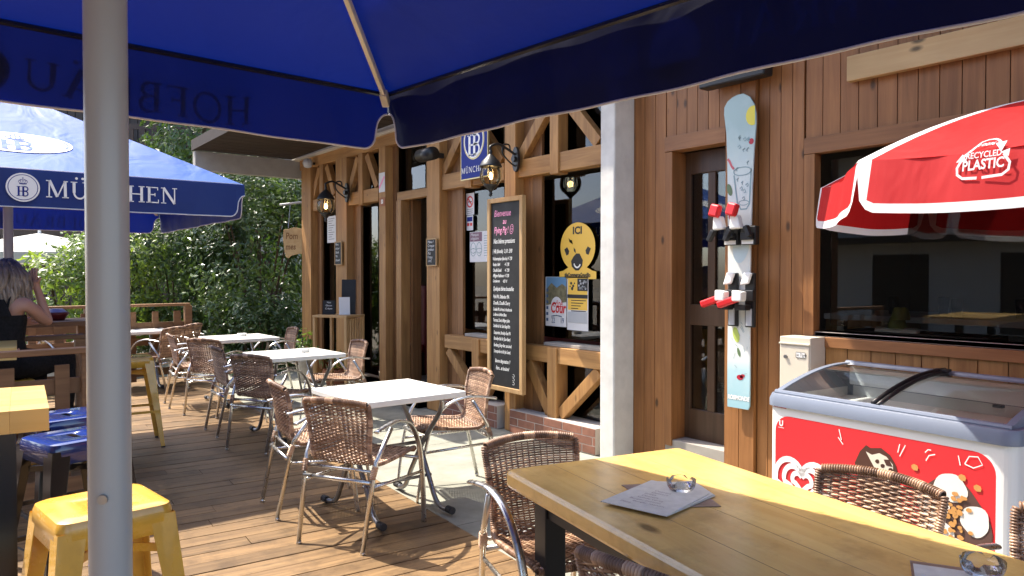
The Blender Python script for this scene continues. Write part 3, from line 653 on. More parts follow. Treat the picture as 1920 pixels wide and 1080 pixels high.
# no smoking sign
t, w, h = panel_thing('no_smoking_sign', 'white no smoking sign on the window left of the chalkboard', 'sign', 874, 889, 380, Yg, Z(881, 403, Yg), Z(881, 362, Yg), .003, 'paper')
mb = MB(); k = w * .36; c_ = (w / 2, h * .60)
strokes(mb, [(c_[0] + a * k, c_[1] + b_ * k) for a, b_ in circ(0, 0, 1) + [(1, 0)]], (0, -.0012, 0), UX, UZ, .016); strokes(mb, [(c_[0] - .7 * k, c_[1] + .7 * k), (c_[0] + .7 * k, c_[1] - .7 * k)], (0, -.0014, 0), UX, UZ, .016); mb.build('red_ring', M['redp'], t)
mb = MB(); strokes(mb, [(c_[0] - .6 * k, c_[1]), (c_[0] + .6 * k, c_[1])], (0, -.001, 0), UX, UZ, .012)
for i in range(3): strokes(mb, [(.02, h * .26 - i * .02), (w - .02, h * .26 - i * .02)], (0, -.001, 0), UX, UZ, .004)
mb.build('print', M['ink'], t)
t, w, h = panel_thing('card_sticker', 'small payment cards sticker under the no smoking sign', 'sticker', 875, 887, 420, Yg, Z(881, 432, Yg), Z(881, 404, Yg), .002, 'paper')
mb = MB(); mb.flat(rrect(.01, h * .6, w - .01, h - .015, .004), (0, -.0012, 0), UX, UZ); mb.build('blue_print', M['signb'], t)
mb = MB(); mb.flat(rrect(.01, h * .3, w * .45, h * .5, .004), (0, -.0012, 0), UX, UZ); mb.flat(rrect(w * .55, h * .3, w - .01, h * .5, .004), (0, -.0012, 0), UX, UZ); mb.build('red_print', M['redp'], t)
# mask notice
t, w, h = panel_thing('mask_poster', 'pale poster with two masked faces and a plum heading, left of the chalkboard', 'poster', 881, 926, 460, Yg, Z(900, 491, Yg), Z(900, 434, Yg), .002, 'paper')
mb = MB(); mb.flat([(0.005, h * .68), (w * .52, h * .68), (w * .52, h - .005), (.005, h - .005)], (0, -.0012, 0), UX, UZ); mb.build('heading_band', plain('plum', (.20, .10, .14), .6), t)
mb = MB(); mb.text('Masque', (.02, -.002, h * .86), UX, UZ, .045); mb.text('obligatoire', (.02, -.002, h * .74), UX, UZ, .04, sx=.8); mb.build('heading', M['chalk'], t)
mb = MB()
for cx in (w * .15, w * .40):
    k = w * .11
    strokes(mb, [(cx + a * k, h * .42 + b_ * k * 1.5) for a, b_ in circ(0, 0, 1, 16) + [(1, 0)]], (0, -.0012, 0), UX, UZ, .006)
    strokes(mb, [(cx - k, h * .42), (cx, h * .45), (cx + k, h * .42)], (0, -.0012, 0), UX, UZ, .006); strokes(mb, [(cx - k * .8, h * .34), (cx, h * .28), (cx + k * .8, h * .34)], (0, -.0012, 0), UX, UZ, .006)
for i in range(9): strokes(mb, [(w * .6, h * .85 - i * h * .08), (w * (.93 - .1 * (i % 3)), h * .85 - i * h * .08)], (0, -.0012, 0), UX, UZ, .005)
mb.build('drawing', plain('teal', (.18, .30, .30), .6), t)
# paper in the far narrow window
t, w, h = panel_thing('menu_sheet', 'white menu sheet inside the narrow far window', 'paper', 614, 630, 420, Yg, Z(622, 455, Yg), Z(622, 405, Yg), .002, 'paper')
mb = MB()
for i in range(10): strokes(mb, [(w * .15, h * (.9 - i * .085)), (w * (.85 - .15 * (i % 3)), h * (.9 - i * .085))], (0, -.0012, 0), UX, UZ, .006)
mb.build('print', M['ink'], t)
# yellow cow sticker
zz0, zz1 = Z(1083, 523, Yg), Z(1083, 417, Yg)
x0, x1 = fx(1049, Yg), fx(1118, Yg); w, h = x1 - x0, zz1 - zz0; cx = w / 2
t = thing('yellow_sticker', 'big yellow cow face window sticker reading ICI and #JeCommerceGrandBo', 'sticker', (x0, Yg, zz0))
mb = MB(); ell = [(cx + a, h * .57 + b_) for a, b_ in arc(0, 0, w * .47, -58, 238, 40, h * .43)]
mb.prism([(0, 0), (w, 0), (w, h * .13), (w * .88, h * .15)] + ell + [(w * .12, h * .15), (0, h * .13)], (0, 0, 0), UX, UZ, -.002); mb.build('panel', M['sticky'], t)
mb = MB(); o = (0, -.0014, 0)
mb.text('ICI', (cx, -.0014, h * .80), UX, UZ, h * .18, 'CENTER', 0, .003, 1.15); mb.text('#JeCommerceGrandBo', (cx, -.0014, h * .035), UX, UZ, h * .105, 'CENTER', 0, .002, .66)
for s_ in (-1, 1):
    P = [(-.24, .74), (-.215, .66), (-.12, .615), (-.15, .69), (-.2, .7)]; mb.flat([(cx - s_ * -a * w if s_ > 0 else cx + a * w, b_ * h) for a, b_ in P][::s_], o, UX, UZ)
    P = [(-.36, .53), (-.28, .57), (-.22, .5), (-.24, .44), (-.3, .42)]; mb.flat([(cx - a * w if s_ > 0 else cx + a * w, b_ * h) for a, b_ in P], o, UX, UZ)
mb.flat([(cx + a * w, b_ * h) for a, b_ in [(-.10, .56), (-.05, .52), (-.04, .46), (-.09, .49)]], o, UX, UZ)
mb.flat([(cx + a * w, b_ * h) for a, b_ in [(-.03, .45), (.06, .45), (.15, .33), (.13, .23), (.04, .15), (-.05, .15), (-.15, .22), (-.17, .32), (-.10, .40)]], o, UX, UZ)
mb.build('cow_print', M['ink'], t)
mb = MB(); strokes(mb, [(cx + a * w, h * .27 + b_ * w) for a, b_ in arc(0, .02, .085, 190, 340, 10, .09)], (0, -.0026, 0), UX, UZ, .014); mb.build('smile', M['white'], t)
# event poster + yellow poster
zb, zt = Z(1043, 612, Yg), Z(1043, 519, Yg); ww = fx(1061, Yg) - fx(1024, Yg)
t, w, h = panel_thing('event_poster', 'event poster with mountain photo and red script, left one under the yellow sticker', 'poster', 1023, 1062, 560, Yg, zb, zt, .002, 'paper')
mb = MB(); mb.flat([(.01, h * .5), (w, h * .5), (w, h - .003), (.01, h - .003)], (0, -.001, 0), UX, UZ); mb.build('sky_print', plain('skyp', (.12, .26, .42), .6), t)
mb = MB(); mb.flat([(.01, h * .42), (w, h * .5), (w, h * .8), (w * .8, h * .86), (w * .55, h * .78), (w * .3, h * .88), (.01, h * .74)], (0, -.002, 0), UX, UZ); mb.build('mountain_print', plain('mtn', (.22, .20, .11), .7, nz=.6, nscale=20), t)
mb = MB(); mb.flat(circ(w * .55, h * .4, w * .28, 20, h * .2), (0, -.003, 0), UX, UZ); mb.build('white_disc', M['paper'], t)
mb = MB(); mb.text('côté', (w * .38, -.004, h * .40), UX, UZ, .085, 'LEFT', .2, 0, .8); mb.text('Cour', (w * .26, -.004, h * .28), UX, UZ, .13, 'LEFT', .2, .003, .7); mb.build('red_script', M['redp'], t)
mb = MB(); mb.text('22     19', (w * .3, -.003, h * .07), UX, UZ, .07, 'LEFT', 0, 0, .7)
for i in range(6): mb.flat([(w * .05, h * (.1 + i * .12)), (w * .15, h * (.1 + i * .12)), (w * .15, h * (.16 + i * .12)), (w * .05, h * (.16 + i * .12))], (0, -.0035, 0), UX, UZ)
strokes(mb, [(w * .3, h * .2), (w * .55, h * .225), (w * .8, h * .2)], (0, -.003, 0), UX, UZ, .008)
mb.build('print', plain('bluep', (.05, .10, .2), .6), t)
t, w, h = panel_thing('yellow_poster', 'yellow and white text poster beside the event poster under the cow sticker', 'poster', 1063.5, 1103, 565, Yg, zb - .02, zt + .0, .002, 'paper')
mb = MB(); mb.flat([(.01, h * .38), (w - .01, h * .38), (w - .01, h * .98), (.01, h * .98)], (0, -.001, 0), UX, UZ); mb.build('yellow_print', M['sticky'], t)
mb = MB(); mb.flat([(w * .02, h * .60), (w * .98, h * .60), (w * .98, h * .67), (w * .02, h * .67)], (0, -.002, 0), UX, UZ)
for i in range(9): strokes(mb, [(w * .2, h * (.56 - i * .05)), (w * (.9 - .12 * (i % 4)), h * (.56 - i * .05))], (0, -.002, 0), UX, UZ, .007)
for a, b_, rr in ((.2, .88, .05), (.3, .83, .05), (.25, .78, .06), (.15, .82, .03), (.36, .88, .03)): mb.flat(circ(w * a, h * b_, w * rr, 8), (0, -.002, 0), UX, UZ)
mb.flat([(w * .5, h * .74), (w * .98, h * .74), (w * .98, h * .97), (w * .5, h * .97)], (0, -.0022, 0), UX, UZ); mb.build('print', M['ink'], t)
mb = MB(); rn = random.Random(4)
for i in range(16): mb.flat(circ(w * rn.uniform(.55, .93), h * rn.uniform(.77, .94), w * .04, 7), (0, -.003, 0), UX, UZ)
mb.flat([(w * .05, h * .14), (w * .95, h * .14), (w * .95, h * .34), (w * .05, h * .34)], (0, -.003, 0), UX, UZ); mb.build('photo_print', plain('greyp', (.42, .44, .46), .6), t)

# lanterns
def lantern(px, pyc, Yl, lab, k=1.0):
    # arm from the wall; glass globe centre at the pixel
    p = PY(px, pyc, Yl); t = thing('wall_lantern', lab, 'lantern', (p.x, p.y, p.z), 0, 'lit black wall lanterns'); t.scale = (k, k, k)
    dy = (D - .05 - Yl) / k
    mb = MB(); mb.lathe([(0, .265), (.014, .26), (.018, .235), (.012, .225), (.03, .21), (.09, .15), (.112, .105), (.118, .092), (.10, .088), (.0, .09)], 20); mb.build('roof', M['black'], t, smooth=True); mb = MB(); mb.lathe([(0, -.21), (.016, -.2), (.02, -.175), (.01, -.165), (.035, -.135), (.06, -.11), (.075, -.1), (.075, -.088), (0, -.085)], 20)
    mb.build('finial', M['black'], t, smooth=True)
    mb = MB(); g = [(.078, -.088), (.102, -.05), (.112, 0), (.105, .05), (.088, .088)]
    mb.lathe(g, 24); mb.build('globe', M['lamp'], t, smooth=True)
    mb = MB()
    for i in range(6):
        a = math.pi * 2 * i / 6 + .3; mb.tube([(math.cos(a) * (r_ + .003), math.sin(a) * (r_ + .003), z_) for r_, z_ in g], .006, 6)
    mb.build('cage', M['black'], t, smooth=True)
    mb = MB(); mb.lathe([(0, -.035), (.014, -.03), (.02, -.005), (.014, .02), (.008, .035), (0, .04)], 12); mb.build('bulb', M['bulb'], t, smooth=True)
    mb = MB(); mb.tube([(0, 0, .04), (0, 0, .09)], .012, 8); mb.build('socket', M['black'], t)
    mb = MB(); mb.tube(catmull([(0, 0, .26), (0, 0, .3), (0, dy * .3, .335), (0, dy * .6, .30), (0, dy, .24)], 5), .013, 8)
    mb.tube(catmull([(0, dy, .12), (0, dy * .7, .17), (0, dy * .45, .25), (0, dy * .5, .33), (0, dy * .7, .34), (0, dy * .75, .29)], 5), .009, 6)
    mb.build('arm', M['black'], t, smooth=True)
    mb = MB(); mb.prism([(a, b_ + .2) for a, b_ in circ(0, 0, .05, 20, .13)], (0, dy - .02, 0), UX, UZ, -.03); mb.tube([(0, dy - .02, .2), (0, dy - .05, .2)], .03, 12); mb.build('wall_plate', M['black'], t)
    l = bpy.data.lights.new('lantern_light', 'POINT'); l.energy = .5; l.color = (1, .7, .35); l.shadow_soft_size = .03
    lo = bpy.data.objects.new('lantern_light', l); COL.objects.link(lo); lo.parent = t; lo.location = (0, -.0, -.0)
lantern(920, 330, D - .34, 'lit black wall lantern beside the blue beer sign above the chalkboard', .87)
lantern(611, 387, D - .34, 'lit black wall lantern on the far post at the end of the facade', .95)

# spotlight, round lamp
t = thing('floodlight', 'black floodlight under the umbrella edge above the open door', 'lamp', tuple(PY(800, 290, D - .2)))
mb = MB(); mb.tube([(-.12, 0, 0), (.13, 0, .0)], .075, 14, flat=.9); mb.build('housing', M['black'], t, smooth=True); mb = MB(); mb.box(-.02, .02, 0, .2, -.02, .03); mb.build('bracket', M['black'], t)
mb = MB(); mb.tube([(-.125, 0, 0), (-.121, 0, 0)], .06, 14); mb.build('lens', M['grey'], t)
t = thing('round_lamp', 'small round grey lamp at the top of the far corner post', 'lamp', tuple(PY(577, 306, D - .12)))
mb = MB(); mb.lathe([(0, -.07), (.05, -.055), (.072, 0), (.05, .055), (0, .07)], 16); mb.build('globe', M['grey'], t, smooth=True); mb = MB(); mb.box(-.015, .015, 0, .1, -.015, .015); mb.build('bracket', M['black'], t)
# infrared heater strip above the right door
t = thing('wall_heater', 'black strip heater above the dark doorway, half hidden by the umbrella', 'heater', tuple(PY(1375, 142, D - .1)))
mb = MB(); mb.box(-.24, .26, -.05, .05, -.05, .08); mb.build('housing', M['black'], t, bevel=.01); mb = MB(); mb.box(-.2, .2, .05, .1, -.02, .04); mb.build('bracket', M['black'], t)
# hanging wooden sign at far corner
pt = PY(551, 452, D - .12)
t = thing('hanging_sign', 'live edge wooden sign with carved letters hanging beyond the corner post', 'sign', tuple(pt))
ax = Vector((math.cos(R(-40)), math.sin(R(-40)), 0)) ; ax = Vector((Rv.x, Rv.y, 0)); k = .145
mb = MB(); poly = [(-.95, -.95), (-.8, -1.6), (-.55, -1.7), (-.3, -1.45), (.1, -1.35), (.5, -1.25), (.95, -1.3), (1.0, -.2), (.95, 1.2), (.4, 1.28), (0, 1.35), (-.5, 1.2), (-1.0, 1.15), (-1.1, .3)]
mb.prism([(a * k, b_ * k) for a, b_ in poly], (0, 0, 0), ax, UZ, -.03); mb.build('board', M['newp'], t, bevel=.004)
mb = MB(); mb.text('Pom', ax * -.12 + UZ * .03, ax, UZ, .13, 'LEFT', .1, .002, .75); mb.text('mes', ax * -.12 - UZ * .12, ax, UZ, .12, 'LEFT', .1, .002, .75)
fl = Vector((-ax.y, ax.x, 0)) * -1
mb.v = [tuple(Vector(v) + Vector((ax.y, -ax.x, 0)) * .0025) for v in mb.v]; mb.build('carved_letters', plain('carved', (.2, .1, .04), .8), t)
mb = MB(); mb.tube([(0 - ax.x * .08, -ax.y * .08, .19), (-ax.x * .05, -ax.y * .05, .52)], .006, 6); mb.build('chain', M['steel'], t)
mb = MB(); mb.tube([(-ax.x * .2, -ax.y * .2, .52), (ax.x * .2, ax.y * .2, .57)], .016, 6); mb.build('bracket', M['grey'], t)

# new plank on the right wall
t = thing('timber_plank', 'pale new timber plank fixed high on the right wall', 'plank', (0, 0, 0))
x0 = fx(1584, D - .05); zp1, zp0 = Z(1584, 107, D - .05), Z(1584, 154, D - .05)
t.location = (x0, D - .05, zp0); mb = MB(); mb.box(0, 2.4, 0, .048, 0, zp1 - zp0); mb.build('board', M['newp'], t, bevel=.004)

# ---- ski board with four bindings
Yk = D - .075
p0, p1 = PY(1358, 200, Yk), PY(1418, 200, Yk); zsk1, zsk0 = Z(1385, 177, Yk), Z(1392, 767, Yk)
Wk = (p1.x - p0.x); Hk = zsk1 - zsk0
t = thing('display_ski', 'pale blue painted monoski with fruit and a drinking glass mounted upright by the dark doorway', 'ski', (p0.x + Wk / 2, Yk, zsk0))
hw = Wk / 2
prof = [(-.70, .0), (-.66, -.0), (.60, -.0), (.70, .012), (.72, .10), (.68, .30), (.70, .5), (.78, .7), (.88, .82), (1.0, .90), (.98, .93), (.86, .96), (.6, .985), (.2, 1.0), (-.15, 1.0), (-.5, .995), (-.8, .985), (-1.0, .968), (-1.02, .945), (-.95, .92), (-.86, .88), (-.80, .80), (-.76, .7), (-.72, .5), (-.70, .3), (-.72, .1)]
mb = MB(); mb.prism([(a * hw, b_ * Hk) for a, b_ in prof][::1], (0, 0, 0), UX, UZ, -.012)
m, nt, b = mat('skimat'); tc = nt.nodes.new('ShaderNodeTexCoord'); sp = nt.nodes.new('ShaderNodeSeparateXYZ'); nt.links.new(tc.outputs['Object'], sp.inputs[0])
cr = nt.nodes.new('ShaderNodeValToRGB'); nt.links.new(mapr(nt, sp.outputs[2], 0, Hk, 0, 1), cr.inputs[0])
cr.color_ramp.elements[0].color = (.30, .50, .56, 1); cr.color_ramp.elements[1].color = (.38, .52, .52, 1)
for ps, c in ((.12, (.42, .60, .64)), (.17, (.72, .74, .70)), (.58, (.72, .73, .66)), (.72, (.62, .70, .68)), (.9, (.36, .50, .50))): e = cr.color_ramp.elements.new(ps); e.color = (*c, 1)
nz = N(nt, 'ShaderNodeTexNoise', Scale=6.0, Detail=4.0); nt.links.new(tc.outputs['Object'], nz.inputs['Vector'])
nt.links.new(mixc(nt, cr.outputs[0], (.50, .62, .64), mapr(nt, nz.outputs[0], .52, .7, 0, .5)), b.inputs['Base Color']); b.inputs['Roughness'].default_value = .22
mb.build('board', m, t, bevel=.002)
def dec(name, polys, c, off=-.0016):
    mb = MB()
    for p in polys: mb.flat([(a * hw, b_ * Hk) for a, b_ in p], (0, off, 0), UX, UZ)
    return mb.build(name, plain('p_' + name, c, .3), t)
ar = Hk / hw
def el2(cx, cy, rx, ry, rot=0, n=20):
    return [(cx + (rx * math.cos(a) * math.cos(rot) - ry * math.sin(a) * math.sin(rot)), cy + (rx * math.cos(a) * math.sin(rot) + ry * math.sin(a) * math.cos(rot)) / ar) for a in [2 * math.pi * i / n for i in range(n)]]
dec('lemon_print', [[q for q in el2(.80, .925, .42, .52) if q[0] < .94]], (.72, .62, .06)); dec('lime_print', [el2(-.15, .235, .2, .42, .25)], (.48, .58, .12))
dec('leaf_print', [el2(-.62, .70, .16, .34, .3), el2(.02, .18, .09, .25, .3)], (.12, .19, .09)); dec('cherry_print', [el2(-.5, .565 + .05, .18, .2), el2(.72, .845, .15, .16), el2(.1, .10, .2, .14), el2(.25, .105, .16, .1, .5)], (.42, .02, .04))
mb = MB()
for q in ([(-.75, .80), (-.62, .79), (-.5, .775), (-.35, .765)],): strokes(mb, [(a * hw, b_ * Hk) for a, b_ in q], (0, -.0016, 0), UX, UZ, .016)
mb.build('straw_print', plain('p_straw', (.55, .12, .14), .4), t)
mb = MB(); SS = lambda q, w_: strokes(mb, [(a * hw, b_ * Hk) for a, b_ in q], (0, -.0017, 0), UX, UZ, w_)
SS([(-.35, .745), (-.12, .655), (.1, .635), (.45, .635), (.62, .65), (.72, .76)], .009); SS(el2(.18, .755, .55, .22) + [(.73, .755)], .006); SS(el2(.27, .655, .3, .13), .005)
rn = random.Random(5)
for i in range(16):
    cx, cy = rn.uniform(-.15, .55), rn.uniform(.66, .87); a = rn.uniform(0, 3)
    SS([(cx, cy), (cx + .12 * math.cos(a), cy + .12 * math.sin(a) / ar), (cx + .05, cy + .2 / ar), (cx - .08, cy + .1 / ar)], .006)
for i in range(14):
    cx, cy = rn.uniform(-.4, .55), rn.uniform(.10, .27); SS([(cx, cy), (cx + rn.uniform(-.2, .3), cy + rn.uniform(.1, .35) / ar)], .003)
mb.build('glass_print', plain('p_glass', (.22, .34, .37), .3), t)
mb = MB(); SS2 = mb; mb.flat([(a * hw, b_ * Hk) for a, b_ in el2(.12, .52, .5, .95, -.15)], (0, -.0013, 0), UX, UZ); mb.build('shadow_print', plain('p_sh', (.52, .64, .66), .3), t)
mb = MB(); mb.text('ROSIMONDE', (0, -.0016, .055 * Hk / 2), UX, UZ, .038, 'CENTER', .15, .002, .75); mb.build('lettering', M['white'], t)
for row, zz in (('toe', .545), ('heel', .36)):
    for cx in (-.62, .45):
        x = cx * hw; z = zz * Hk
        if row == 'toe':
            b0 = MB(); b0.box(x - .01, x + .10, -.05, -.004, z - .05, z + .07); b0.box(x + .0, x + .09, -.075, -.05, z - .02, z + .03); pz = b0.build('toe_binding', M['black'], t, bevel=.006)
            b0 = MB(); b0.box(x - .0, x + .085, -.054, -.049, z - .045, z - .015); b0.build('pad', M['white'], pz)
            b0 = MB(); b0.bar((x - .03, -.13, z + .135), (x - .01, -.12, z + .215), .07, .05); b0.build('red_cap', M['redp'], pz, bevel=.012)
            b0 = MB(); b0.prism([(-.05, .05), (.035, .055), (.012, .14), (-.045, .14)], (x - .0, -.07, z), UX, UZ, .05) ; b0.build('toe_housing', M['white'], pz, bevel=.01)
            b0 = MB(); b0.bar((x - .05, -.10, z + .05), (x - .09, -.10, z - .02), .03, .04); b0.bar((x + .05, -.08, z + .07), (x + .08, -.08, z - .0), .03, .04); b0.build('wing', M['black'], pz, bevel=.006)
        else:
            b0 = MB(); b0.box(x + .01, x + .08, -.03, -.004, z - .20, z + .15); b0.box(x - .0, x + .09, -.06, -.03, z - .03, z + .04); pz = b0.build('heel_binding', M['black'], t, bevel=.005)
            b0 = MB(); b0.prism([(.01, .07), (.075, .08), (.10, .15), (.04, .155)], (x - .02, -.04, z), UX, UZ, .02); b0.prism([(.0, -.03), (.07, -.03), (.075, .03), (.0, .04)], (x, -.1, z), UX, UZ, .06); b0.build('heel_housing', M['white'], pz, bevel=.008)
            b0 = MB(); b0.bar((x + .05, -.11, z + .0), (x - .11, -.15, z - .06), .045, .045); b0.build('red_lever', M['redp'], pz, bevel=.01)
            b0 = MB(); b0.box(x - .02, x + .06, -.10, -.03, z - .09, z - .055); b0.build('spring', M['black'], pz, bevel=.004)
            b0 = MB(); b0.box(x + .025, x + .065, -.04, -.03, z - .19, z - .08); b0.build('brake', M['grey'], pz)

# mailbox
Ym = D - .17
x0, x1 = fx(1463, Ym), fx(1521, Ym); zt = Z(1490, 632, Ym); t = thing('mailbox', 'cream metal mailbox on the wall behind the freezer', 'mailbox', (x0, Ym, zt - .42))
w = x1 - x0
mb = MB(); mb.box(0, w, 0, .165, 0, .42); mb.build('case', M['cream'], t, bevel=.004)
mb = MB(); mb.box(.008, w - .008, -.006, 0, .02, .365); mb.box(.0, w, -.012, 0, .375, .385); mb.build('door', M['cream'], t, bevel=.002)
mb = MB(); mb.tube([(.045, -.006, .3), (.045, -.016, .3)], .011, 12); mb.build('lock', M['steel'], t)
mb = MB(); mb.box(w * .56, w - .03, -.0085, -.006, .30, .332); o = mb.build('name_plate', M['white'], t)
mb = MB(); mb.text('le Tigre', (w * .58, -.0092, .308), UX, UZ, .026, 'LEFT', .1, 0, .8); strokes(mb, [(w * .56, .30), (w - .03, .30), (w - .03, .332), (w * .56, .332), (w * .56, .30)], (0, -.0092, 0), UX, UZ, .003); mb.build('writing', M['ink'], o)

# ------------------------------------------------------------------ umbrellas
def big_umbrella(L, zh, za, name, label, polepos, rz, canmat, logo, zpole=0.0, rp=.0355, both=True):
    t = thing(name, label, 'umbrella', (polepos[0], polepos[1], 0), rz, 'blue beer garden umbrellas')
    h = L / 2; hub = .06
    # canopy sheet
    mb = MB(); n = 14
    for k in range(4):
        a = Matrix.Rotation(k * math.pi / 2, 4, 'Z'); vs = []
        for i in range(n + 1):
            s_ = i / n; r_ = hub + (h - hub) * s_; z = za + (zh - za) * s_
            for j in range(n + 1):
                u = -1 + 2 * j / n; sag = -.035 * math.sin(math.pi * s_) * (1 - u * u)
                vs.append(a @ Vector((r_, u * r_, z + sag)))
        mb.add(vs, [(i * (n + 1) + j, (i + 1) * (n + 1) + j, (i + 1) * (n + 1) + j + 1, i * (n + 1) + j + 1) for i in range(n) for j in range(n)])
    cnp = mb.build('canopy', M[canmat], t, smooth=True)
    # valances with rounded corners
    vd = .245
    for k in range(4):
        a = Matrix.Rotation(k * math.pi / 2, 4, 'Z'); m_ = 90; mb = MB(); vs = []; rows = 6; US = sorted(set([-1 + 2 * j / m_ for j in range(m_ + 1)] + [sg * (1 - q * .0045) for q in range(24) for sg in (-1, 1)])); m_ = len(US) - 1; bot = []
        for j in range(m_ + 1):
            u = US[j]; dd = (1 - abs(u)) * h
            dep = .085 + .09 * (1 - math.sqrt(max(0, 1 - (dd / .055) ** 2))) if dd < .055 else (.175 + (vd - .175) * math.sqrt(max(0, 1 - (1 - min(1, (dd - .055) / .06)) ** 2)))
            for i in range(rows + 1):
                q = i / rows; wv = (.010 * math.sin(u * 9 + k) + .007 * math.sin(u * 23 + 2 * k)) * q
                p = a @ Vector((h + .004 + wv + .012 * q, u * (h + .004), zh - dep * q)); vs.append(p)
            bot.append(vs[-1])
        mb.add(vs, [(j * (rows + 1) + i, j * (rows + 1) + i + 1, (j + 1) * (rows + 1) + i + 1, (j + 1) * (rows + 1) + i) for j in range(m_) for i in range(rows)])
        v = mb.build('valance', M['valance2' if logo else 'valance'], t, smooth=True)
        mb = MB(); mb.tube(bot, .0045, 6); mb.build('piping', M['trimw'], v, smooth=True)
        mb = MB(); mb.tube([a @ Vector((h - .012, u * (h - .02), zh - .004)) for u in (-1, 1)], .011, 6); mb.build('hem_seam', M['blackg'], v)
        if both or k in (2, 1):
            o = a @ Vector((h + .036, 0, zh - vd * .72)); ux = a @ Vector((0, 1, 0)); uy = Vector((0, 0, 1))
            mb = MB(); hh = .112
            serif(mb, 'HOFBRÄU', o - ux * .125, ux, uy, hh, 'RIGHT', .09); serif(mb, 'MÜNCHEN', o + ux * .125, ux, uy, hh, 'LEFT', .09); 
            rr = .092; c0 = .055
            mb.flat(circ(0, c0, rr, 32), o, ux, uy); 
            mb.build('lettering', M['white'], v)
            o2 = o + (a @ Vector((.0015, 0, 0)))
            mb = MB(); strokes(mb, circ(0, c0, .080, 32) + [(.080, c0)], o2, ux, uy, .004) ; mb.v = mb.v
            hb(mb, o2, ux, uy, .062, .0, c0 - .025); crown(mb, o2, ux, uy, .055, 0, c0 + .025); mb.build('emblem', M['signb'], v)
    if logo:      # big oval on each roof panel
        for k in range(4):
            a = Matrix.Rotation(k * math.pi / 2, 4, 'Z')
            sl2 = Vector((-(h - hub), 0, za - zh)).normalized(); o = a @ (Vector((h, 0, zh)) + sl2 * .42 + Vector((0, 0, .012))); uy = a @ sl2; ux = a @ Vector((0, 1, 0))
            ch_ = math.hypot(h - hub, za - zh)
            def drape(m0, up_):
                out = []
                for (lx, ly, _z) in m0.v:
                    s_ = 1 - (ly + .42) / ch_; r_ = hub + (h - hub) * s_; uu = lx / max(r_, .01)
                    out.append(tuple(a @ Vector((r_, lx, za + (zh - za) * s_ - .035 * math.sin(math.pi * s_) * (1 - uu * uu) + up_))))
                m0.v = out; return m0
            mb = MB(); RI = [[(.34 * q * math.cos(2 * math.pi * i / 36), .12 + .20 * q * math.sin(2 * math.pi * i / 36), 0) for i in range(36)] for q in (.02, .25, .5, .75, 1)]
            mb.add([p for rg in RI for p in rg], [(q * 36 + i, (q + 1) * 36 + i, (q + 1) * 36 + (i + 1) % 36, q * 36 + (i + 1) % 36) for q in range(4) for i in range(36)] + [tuple(range(36))])
            drape(mb, .006).build('oval_print', M['white'], cnp)
            mb = MB(); hb(mb, (0, 0, 0), (1, 0, 0), (0, 1, 0), .19, 0, .06); crown(mb, (0, 0, 0), (1, 0, 0), (0, 1, 0), .14, 0, .19); strokes(mb, circ(0, .12, .31, 36, .175) + [(.31, .12)], (0, 0, 0), (1, 0, 0), (0, 1, 0), .008); drape(mb, .010).build('emblem', M['canopy_glare'], cnp)
    # pole, hub, ribs, struts
    mb = MB(); mb.tube([(0, 0, zpole), (0, 0, 1.0), (0, 0, za - .03)], rp, 32); pl = smooth_angle(mb.build('pole', M['pole'], t))
    mb = MB(); mb.lathe([(rp + .002, 1.98), (rp + .03, 1.985), (rp + .03, 2.06), (rp + .002, 2.065)], 24); mb.build('runner', M['grey'], t, smooth=True)
    mb = MB(); mb.lathe([(0, za + .03), (.05, za + .025), (.07, za - .02), (.05, za - .06), (rp, za - .07)], 20); mb.build('hub', M['grey'], t, smooth=True)
    for k in range(4):
        a = Matrix.Rotation(k * math.pi / 2, 4, 'Z')
        d0 = Vector((hub, hub, za - .045)); d1 = Vector((h - .03, h - .03, zh - .025))
        mb = MB(); mb.bar(a @ d0, a @ d1, .018, .032, (0, 0, 1)); rb = mb.build('rib', M['cream'], t, bevel=.002)
        mb = MB(); mb.bar(a @ (d1 - (d1 - d0).normalized() * .05 - Vector((0, 0, .002))), a @ (d1 + Vector((0.01, .01, -.022))), .032, .04, (0, 0, 1)); mb.build('rib_end', M['cream'], rb, bevel=.004)
        mb = MB(); mid = d0.lerp(d1, .42); mb.bar(a @ Vector((.05, .05, 2.02)), a @ mid, .016, .026, (0, 0, 1)); mb.build('strut', M['cream'], rb, bevel=.002)
    mb = MB(); bx = math.cos(0)
    mb.tube([(rp + .0, 0, 0), (rp + .006, 0, 0)], .0075, 14); 
    bolt = mb.build('bolt', M['steel'], pl); bolt.location = (0, 0, PZ_BOLT); bolt.rotation_euler = (0, 0, math.atan2(-polepos[1], -polepos[0]) - rz - .30)
    mb = MB(); mb.box(-.4, .4, -.4, .4, 0.002, .06); mb.build('base_plate', M['conc'], t, bevel=.01)
    return t
# the umbrella overhead: near-facade corner seen at pixel (728,180)
LU = 3.0; Zc = 3.31; C1 = cw(-.167 * Zc, Zc); zh1 = H + (HOR - 180) / FPX * Zc
a_dir = math.atan2(-1160, 1390); 
UA = R(42.4); adir = (Rv * -math.sin(UA) + Fv * math.cos(UA))      # along -x of the umbrella
bdir = Vector((-adir.y, adir.x)) * -1
if bdir.dot(Vector((0, 1))) < 0: bdir = -bdir
ctr = Vector((C1.x, C1.y)) - adir * LU / 2 - bdir * LU / 2
rzu = math.atan2(-adir.y, -adir.x)
PZ_BOLT = H - (927 - HOR) / FPX * 1.19
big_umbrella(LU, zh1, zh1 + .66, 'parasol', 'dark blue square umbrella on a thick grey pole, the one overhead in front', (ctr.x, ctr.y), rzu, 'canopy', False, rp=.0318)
rzu -= R(2.5)
print('UMB', ctr, zh1)
k5 = 5.62
C2 = cw((458 - 960) / FPX * k5, k5); L2 = 2.8; rz2 = rzu - R(2.5)
